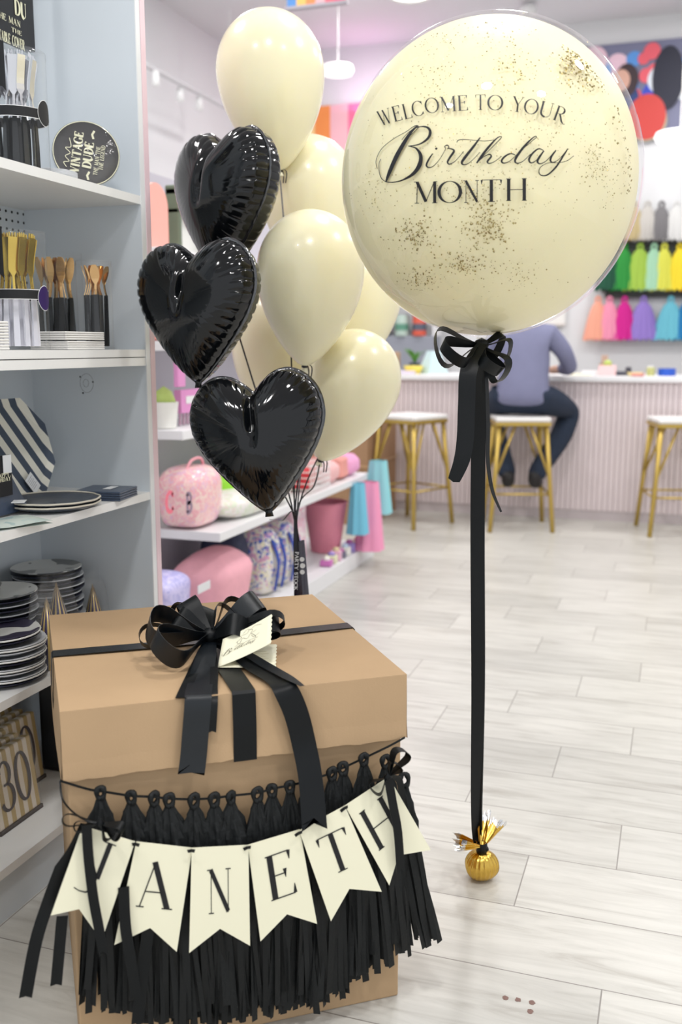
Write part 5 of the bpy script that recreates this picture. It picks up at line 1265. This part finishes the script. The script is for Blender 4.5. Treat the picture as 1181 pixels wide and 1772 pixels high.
# x right, y towards the counter
PEL = V((0, -.02, .83)); nodes = []; edges = []
def nd(p, r, par=None):
    nodes.append((V(p), r)); 
    if par is not None: edges.append((par, len(nodes)-1))
    return len(nodes)-1
n0 = nd((0, -.02, .87), .10); n1 = nd((0, -.01, .98), .095, n0); n2 = nd((0, .03, 1.14), .10, n1); n3 = nd((0, .07, 1.28), .085, n2); n4 = nd((0, .10, 1.37), .05, n3); n5 = nd((0, .135, 1.43), .06, n4); n6 = nd((0, .15, 1.50), .085, n5); n7 = nd((0, .145, 1.565), .078, n6)
for sx in (-1, 1):
    a = nd((sx*.15, .06, 1.29), .062, n3); b2 = nd((sx*.25, .09, 1.17), .048, a); c_ = nd((sx*.285, .20, 1.055), .042, b2); d_ = nd((sx*.2, .38, 1.045), .03, c_); h_ = nd((sx*.15, .45, 1.04), .032, d_)
    for k in range(4):
        f1 = nd((sx*.15-.026+.017*k, .49, 1.037), .009, h_); f2 = nd((sx*.15-.03+.02*k, .52+(.012 if k in (1, 2) else 0), 1.025), .008, f1)
    tb = nd((sx*.15-sx*.035, .455, 1.035), .011, h_); nd((sx*.15-sx*.05, .475, 1.022), .009, tb)
    th = nd((sx*.12, .03, .86), .075, n0); kn = nd((sx*(.30 if sx > 0 else .25), .30, .765), .052, th); an = nd((sx*.10, .12, .36), .036, kn); ft = nd((sx*.085, .12, .29), .038, an); nd((sx*.10, .25, .275), .03, ft)
bd = skin_mesh('body', nodes, edges, SK, PT)
# face
mb = MB(); hc = V((0, .152, 1.53))
mb.lathe([(0, .012), (.008, .006), (.012, 0)], Matrix.Translation(hc+V((0, .082, -.02))) @ Matrix.Rotation(-pi/2, 4, 'X'), n=8); mb.build('nose', SK, PT, smooth=True)
for sx in (-1, 1):
    MB().lathe([(0, -.012), (.009, 0), (0, .012)], Matrix.Translation(hc+V((sx*.03, .074, .0))), n=10).build('eye', mat('eye_dark', (40, 30, 26), .3), PT, smooth=True)
    MB().lathe([(0, -.028), (.012, -.015), (.015, .01), (0, .03)], Matrix.Translation(hc+V((sx*.083, -.01, -.005))), n=10).build('ear', SK, PT, smooth=True)
MB().box((-.02, .078, 1.474), (.02, .082, 1.48)).build('mouth', mat('lip', (170, 96, 90), .5), PT, bevel=.002)
mb = MB(); mb.grid(lambda u, v: hc+V(((.096)*sin(pi*.5*u*1.15)*cos(2*pi*v), -.012+.1*sin(pi*.5*u*1.15)*sin(2*pi*v)*(1 if sin(2*pi*v) < 0 else .72), .012+.1*cos(pi*.5*u*1.15)-(.05*u**3 if sin(2*pi*v) < .3 else 0))), 14, 32, cv=True); mb.build('hair', mat('dark_hair', (42, 34, 30), .6, bump=.5), PT, smooth=True)
# shirt
nodes = []; edges = []
nz = nd((0, -.03, .80), (.20, .12)); n0 = nd((0, -.02, .88), (.20, .14), nz); n1 = nd((0, -.015, .98), (.175, .13), n0); n2 = nd((0, .03, 1.13), (.185, .13), n1); n3 = nd((0, .075, 1.275), (.14, .10), n2); n4 = nd((0, .095, 1.335), .068, n3)
for sx in (-1, 1):
    a = nd((sx*.16, .06, 1.275), .078, n3); b2 = nd((sx*.255, .09, 1.165), .062, a); c_ = nd((sx*.295, .20, 1.055), .056, b2); nd((sx*.225, .34, 1.055), .044, c_)
skin_mesh('shirt', nodes, edges, mat('grey_blue_shirt', (126, 128, 158), .8, noise=.08, nscale=15), PT)
nodes = []; edges = []
n0 = nd((0, -.03, .93), (.185, .12)); n1 = nd((0, -.02, .865), (.225, .15), n0)
for sx in (-1, 1):
    kx = .30 if sx > 0 else .25
    a = nd((sx*.15, .04, .86), .108, n1); k_ = nd((sx*kx, .31, .765), .085, a); m_ = nd((sx*(kx-.05), .24, .60), .078, k_); m2_ = nd((sx*.10, .12, .36), .066, m_); nd((sx*.098, .11, .31), .06, m2_)
skin_mesh('trousers', nodes, edges, mat('navy_denim', (34, 46, 66), .85, noise=.1, nscale=20), PT)
for sx in (-1, 1):
    nodes = []; edges = []
    a = nd((sx*.09, .09, .38), .05); b2 = nd((sx*.088, .075, .30), .05, a); c_ = nd((sx*.095, .15, .285), .046, b2); nd((sx*.11, .27, .28), .038, c_)
    skin_mesh('shoe', nodes, edges, mat('black_shoe', (30, 28, 30), .5), PT)

# ---- things on the counter
CT = 1.0
def cpos(px, Y=7.2): return hitY(px, 640, Y).x
def simple(name, label, cat, px, Y, fn, rz=0, group=None):
    t = thing(name, label, cat, (cpos(px, Y), Y, CT), rz, group); fn(t); return t
def fl_box(w_, d_, h_, nm, m_, bev=.004): return lambda t: MB().box((-w_/2, -d_/2, 0), (w_/2, d_/2, h_)).build(nm, m_, t, bevel=bev)
def tape(t):
    MB().lathe([(.03, 0), (.06, 0), (.06, .05), (.03, .05), (.03, 0)], n=24, cap=False).build('tape_ring', mat('royal_blue', (40, 90, 200), .4), t, smooth=True, auto=40); MB().lathe([(.028, 0), (.03, 0), (.03, .05), (.028, .05)], n=24, cap=False).build('core', CARD, t)
simple('tape_roll', 'royal blue tape roll standing on the counter at right', 'tape', 1155, 7.3, tape)
simple('paper_stack', 'white paper stack on the counter right of the person', 'paper', 1035, 7.35, fl_box(.22, .16, .03, 'sheets', WPR))
def foldbox(t): MB().box((-.06, -.05, 0), (.06, .05, .07)).build('tray', mat('pink_tray', (246, 206, 206), .5), t, bevel=.004); MB().lathe([(0, .07), (.03, .07), (.025, .1), (0, .11)], n=12).build('trinket', mat('lime_bit', (190, 210, 110), .5), t, smooth=True)
simple('trinket_tray', 'pink tray with a lime trinket on the counter', 'tray', 1052, 7.25, foldbox)
def cup(c1, c2): return lambda t: (MB().lathe([(0, 0), (.03, 0), (.036, .08), (.032, .08), (.027, .005), (0, .005)], n=20).build('cup', c1, t, smooth=True, auto=40), [MB().tube([(.01*(k-1), .006*k, .01), (.016*(k-1), .01*k, .14)], .004, n=6).build('pen', c2, t) for k in range(3)])
simple('pen_cup', 'brown pen cup standing on the counter below the tassels', 'cup', 1046, 7.45, cup(mat('caramel', (176, 140, 96), .6), mat('pen_orange', (214, 150, 90), .5)))
simple('glue_gun', 'dark grey stapler-like tool lying on the counter', 'tool', 1078, 7.25, lambda t: (MB().box((-.07, -.02, 0), (.07, .02, .03)).build('body', mat('dark_grey_plastic', (72, 72, 84), .5), t, bevel=.01), MB().box((.02, -.015, .028), (.06, .015, .06)).build('handle', mat('dark_grey_plastic', (72, 72, 84), .5), t, bevel=.008)), .2)
simple('yellow_dish', 'small yellow dish on the counter', 'dish', 1100, 7.15, lambda t: MB().lathe([(0, 0), (.04, 0), (.055, .025), (.05, .025), (.037, .004), (0, .004)], n=20).build('dish', mat('pale_yellow', (240, 220, 150), .5), t, smooth=True))
simple('red_dish', 'coral pink dish on the counter front edge', 'dish', 1105, 7.05, lambda t: MB().lathe([(0, 0), (.035, 0), (.05, .02), (.045, .02), (.032, .004), (0, .004)], n=20).build('dish', mat('coral', (236, 160, 150), .5), t, smooth=True))
simple('olive_jar', 'short olive jar on the counter', 'jar', 1127, 7.25, lambda t: (MB().lathe([(0, 0), (.028, 0), (.03, .05), (.02, .06), (0, .06)], n=16).build('jar', mat('olive_glass', (196, 196, 130), .3), t, smooth=True, auto=40), MB().lathe([(0, .06), (.022, .06), (.022, .07), (0, .07)], n=16).build('lid', WPR, t)))
simple('cream_envelope', 'cream envelope bundle lying beside the person\'s elbow', 'envelope', 1005, 7.15, fl_box(.16, .1, .015, 'envelope', CARD))
simple('yellow_basket', 'yellow bowl on the counter left of the ribbon', 'bowl', 716, 7.2, lambda t: MB().lathe([(0, 0), (.05, 0), (.075, .06), (.068, .06), (.045, .006), (0, .006)], n=24).build('bowl', mat('sunny_yellow', (240, 218, 96), .5), t, smooth=True))
def plant(t):
    MB().lathe([(0, 0), (.035, 0), (.045, .08), (.04, .08), (0, .07)], n=16).build('pot', mat('dark_pot', (60, 70, 76), .5), t, smooth=True, auto=40); mb = MB(); rs = random.Random(3)
    for k in range(26):
        a = rs.uniform(0, 6.28); l = rs.uniform(.05, .10); b2 = V((cos(a), sin(a), 0)); mb.strip([V((0, 0, .07)), b2*l*.5+V((0, 0, .07+l*.9)), b2*l+V((0, 0, .09+l))], V((-sin(a), cos(a), 0)), [.006, .022, .003], .001)
    mb.build('foliage', mat('leaf_green', (90, 150, 60), .6), t)
simple('potted_plant', 'small green plant in a dark pot on the counter', 'plant', 718, 7.45, plant)
def mesh_bin(t): MB().lathe([(0, 0), (.12, 0), (.05, .17), (.048, .17), (.115, .006), (0, .006)], n=4).build('tulle_pile', mat('pale_aqua', (204, 228, 232), .7), t)
simple('tulle_roll', 'pale aqua tulle heap on the counter behind the ribbon bow', 'fabric', 750, 7.3, mesh_bin)
simple('pink_flat_box', 'flat lilac box at the left end of the counter', 'box', 695, 7.15, fl_box(.22, .16, .025, 'box', mat('lilac', (222, 210, 224), .5)))
simple('small_carton', 'small tan carton on the counter behind the cream balloon', 'box', 672, 7.4, fl_box(.16, .14, .16, 'carton', mat('tan_carton', (196, 160, 130), .7)))
# back cabinet with machines behind counter, left
t = thing('display_rack', 'dark grey rack with assorted goods behind the counter left of the ribbon', 'rack', (-2.75, 9.0, 0))
MB().box((-.55, -.02, 0), (.6, .25, 1.30)).build('cabinet', mat('slate_cabinet', (150, 154, 166), .6), t, bevel=.004); MB().box((-.58, -.05, 1.56), (.63, .3, 1.60)).build('top_board', GW, t); 
for x in (-.55, .58): MB().box((x, .0, 1.3), (x+.02, .25, 1.56)).build('post', GW, t)
gc = [((96, 150, 128), 'teal'), ((90, 96, 112), 'slate'), ((220, 214, 230), 'lilac white'), ((60, 70, 76), 'dark'), ((180, 200, 190), 'sage'), ((214, 92, 70), 'red')]
for k, (cc, nm) in enumerate(gc):
    tt = thing('stacked_tin', nm+' tin on the rack behind the counter', 'tin', (-3.15+k*.17, 9.02, 1.30), 0, 'tins on the back rack')
    MB().lathe([(0, 0), (.065, 0), (.065, .15+.03*(k % 3)), (.06, .16+.03*(k % 3)), (0, .16+.03*(k % 3))], n=20).build('tin', mat('tin_'+nm.replace(' ', '_'), cc, .45), tt, smooth=True, auto=40)
    MB().lathe([(.066, .05), (.066, .11)], n=20, cap=False).build('label_wrap', mat('tin_label_'+str(k), gc[(k+2) % 6][0], .6), tt, smooth=True)
t = thing('wall_shelf_board', 'white framed notice board on the back wall behind the person', 'board', (hitY(950, 570, YB-.02).x-.1, YB-.02, 1.45))
MB().box((-.5, -.02, -.05), (.25, .0, .25)).build('board', mat('notice_white', (240, 238, 234), .6), t); MB().box((-.5, -.03, -.06), (.25, -.018, -.04)).build('frame', mat('notice_frame', (214, 206, 200), .5), t)

# ---- tissue tassels on the back wall
def tassel(px, ytop, ybot, wpx, col, nm, label, group):
    Y = YB-.10; p = hitY(px, ytop, Y); q = hitY(px, ybot, Y); Ht = p.z-q.z; Wd_ = wpx*dpt(p)/FPX
    t = thing('tissue_tassel', label, 'tassel', (p.x, Y, q.z), 0, group); m_ = mat('tissue_'+nm, col, .75)
    rs = random.Random(int(px)); ph = rs.uniform(0, 6)
    MB().grid(lambda u, v: V(((.15+.85*u**.55)*Wd_/2*cos(2*pi*v)*(1+.09*sin(13*2*pi*v+ph)), (.15+.85*u**.55)*.055*sin(2*pi*v)*(1+.09*sin(13*2*pi*v)), Ht*(.92-.92*u)+(.012*sin(17*2*pi*v+ph) if u == 1 else 0))), 10, 80, cv=True).build('fringe', m_, t, smooth=True)
    MB().tube([(.02*cos(a), 0, Ht*.95+.03*sin(a)) for a in [2*pi*k/12 for k in range(13)]], .012, n=6).build('hanging_loop', m_, t, smooth=True)
row1 = [(1098, (190, 172, 128), 'khaki'), (1122, (196, 192, 186), 'pale grey'), (1146, (120, 118, 120), 'charcoal'), (1172, (214, 214, 212), 'silver'), (1200, (240, 240, 240), 'white'), (1072, (150, 130, 100), 'brown')]
row2 = [(1056, (24, 84, 60), 'dark green'), (1082, (46, 152, 62), 'emerald'), (1109, (170, 206, 80), 'lime green'), (1133, (176, 224, 190), 'mint'), (1151, (232, 232, 90), 'lemon yellow'), (1178, (250, 224, 50), 'bright yellow'), (1204, (252, 170, 60), 'orange')]
row3 = [(1036, (252, 176, 150), 'peach'), (1056, (252, 158, 188), 'pink'), (1082, (220, 30, 150), 'magenta'), (1115, (156, 130, 212), 'purple'), (1162, (110, 194, 214), 'turquoise'), (1190, (20, 120, 180), 'blue')]
for rw_, (a, b2), rn in ((row1, (352, 416), 'top'), (row2, (424, 502), 'middle'), (row3, (516, 588), 'bottom')):
    for k, (px, cc, nm) in enumerate(rw_):
        tassel(px, a, b2, 44 if nm not in ('purple', 'turquoise', 'lime green') else 54, cc, nm.replace(' ', '_'), nm+' tissue tassel in the '+rn+' row on the back wall', rn+' row of wall tassels')
for y_, nm in ((421, 'upper'), (509, 'lower')):
    a = hitY(1048, y_, YB-.05); o_ = MB().box((a.x, YB-.06, a.z-.035), (a.x+1.5, YB-.005, a.z+.035)).build('hanging_rail', mat('dark_rail', (64, 66, 64), .6), None); tag(o_, nm+' dark rail on the back wall behind the tassel rows', 'rail', 'tassel rails')
a = hitY(1060, 430, YB-.02); b2 = hitY(1060, 505, YB-.02); o_ = MB().box((a.x-.08, YB-.035, b2.z), (a.x+1.4, YB-.006, a.z)).build('backing_board', mat('dark_green_grey', (84, 92, 84), .7), None); tag(o_, 'dark board on the wall behind the green and yellow tassels', 'board')

# ---- posters
a = hitY(1000, 80, YB-.03); b2 = hitY(1181, 235, YB-.03)
t = thing('photo_poster', 'large wall photo print of balloons and people at upper right', 'poster', (a.x, YB-.03, b2.z-.02))
PW, PH = 2.0, hitY(1030, 75, YB-.03).z-b2.z
MB().box((0, 0, 0), (PW, .03, PH)).build('print', mat('poster_base', (120, 122, 150), .5), t)
rs = random.Random(21); pcols = [(235, 200, 215), (220, 226, 235), (52, 70, 190), (232, 96, 110), (245, 245, 245), (90, 150, 220), (200, 40, 60), (30, 50, 110)]
mb = MB()
for k in range(70):
    cx2, cz2 = rs.uniform(.02, PW), rs.uniform(PH*.45, PH-.05); r = rs.uniform(.05, .12); mb.cur = k % 8
    if cx2+r > PW or cz2+r > PH or cx2-r < 0: continue
    mb.add([V((cx2+r*cos(q*pi/10), -.001-.0002*k, cz2+r*sin(q*pi/10))) for q in range(20)], [tuple(range(20))])
mb.build('pictured_balloons', [mat('pc%d' % k, c_, .5) for k, c_ in enumerate(pcols)], t)
def ell(cx2, cz2, rx, rz, m_, dy, nm):
    MB().add([V((0, 0, 0))], []) if False else None
    mb = MB(); mb.add([V((cx2+rx*cos(q*pi/12), dy, cz2+rz*sin(q*pi/12))) for q in range(24)], [tuple(range(24))]); mb.build(nm, m_, t)
k_ = lambda px, py: ((hitY(px, py, YB-.03)-V((a.x, 0, b2.z-.02))).x, (hitY(px, py, YB-.03)).z-b2.z+.02)
ell(*k_(1120, 210), .17, .17, mat('poster_sand', (190, 180, 150), .6), -.016, 'pictured_ground'); ell(*k_(1075, 185), .16, .22, mat('poster_navy', (44, 66, 120), .6), -.017, 'pictured_coat')
ell(*k_(1085, 140), .10, .14, mat('poster_hair', (60, 44, 50), .6), -.018, 'pictured_hair'); ell(*k_(1076, 140), .075, .09, mat('poster_skin', (214, 168, 150), .6), -.019, 'pictured_face')
ell(*k_(1157, 135), .13, .26, mat('poster_dark', (34, 36, 54), .6), -.018, 'pictured_coat'); ell(*k_(1120, 203), .16, .19, mat('poster_red', (206, 66, 60), .5), -.02, 'pictured_balloon')
a = hitY(528, 186, YB-.03); b2 = hitY(610, 330, YB-.03)
t = thing('striped_wall_banner', 'orange, pink and red vertical striped banner on the back wall', 'banner', (a.x, YB-.03, b2.z))
x = 0; H2 = a.z-b2.z
for wd, cc in ((.10, (250, 214, 150)), (.16, (248, 150, 80)), (.18, (248, 190, 200)), (.12, (250, 120, 160)), (.26, (240, 60, 100)), (.2, (250, 90, 170)), (.3, (210, 120, 220))):
    MB().box((x, 0, 0), (x+wd, .02, H2)).build('stripe', mat('stripe_%d_%d' % (cc[1], cc[2]), cc, .6), t); x += wd
# hanging sign near the ceiling
pa_ = hitY(497, 12, 6.8); pb_ = hitY(596, 10, 6.8)
t = thing('hanging_sign', 'multicoloured sign hanging from the ceiling above the topmost balloon', 'sign', (pa_.x, 6.8, pa_.z))
Ws = (pb_.x-pa_.x); 
for k, cc in enumerate(((90, 150, 220), (250, 200, 110), (248, 150, 90), (230, 190, 200), (240, 110, 130), (238, 90, 140))):
    MB().box((Ws*k/6, 0, 0), (Ws*(k+1)/6, .03, .3)).build('sign_panel', mat('sign_%d_%d' % cc[:2], cc, .6), t)
MB().box((-.02, -.005, -.02), (Ws+.02, .035, 0)).build('sign_frame', mat('sign_frame', (170, 165, 175), .5), t)
for x in (.05, Ws-.05): MB().tube([(x, .015, .3), (x, .015, ZC-pa_.z)], .004, n=5).build('hanger', LRIM, t)
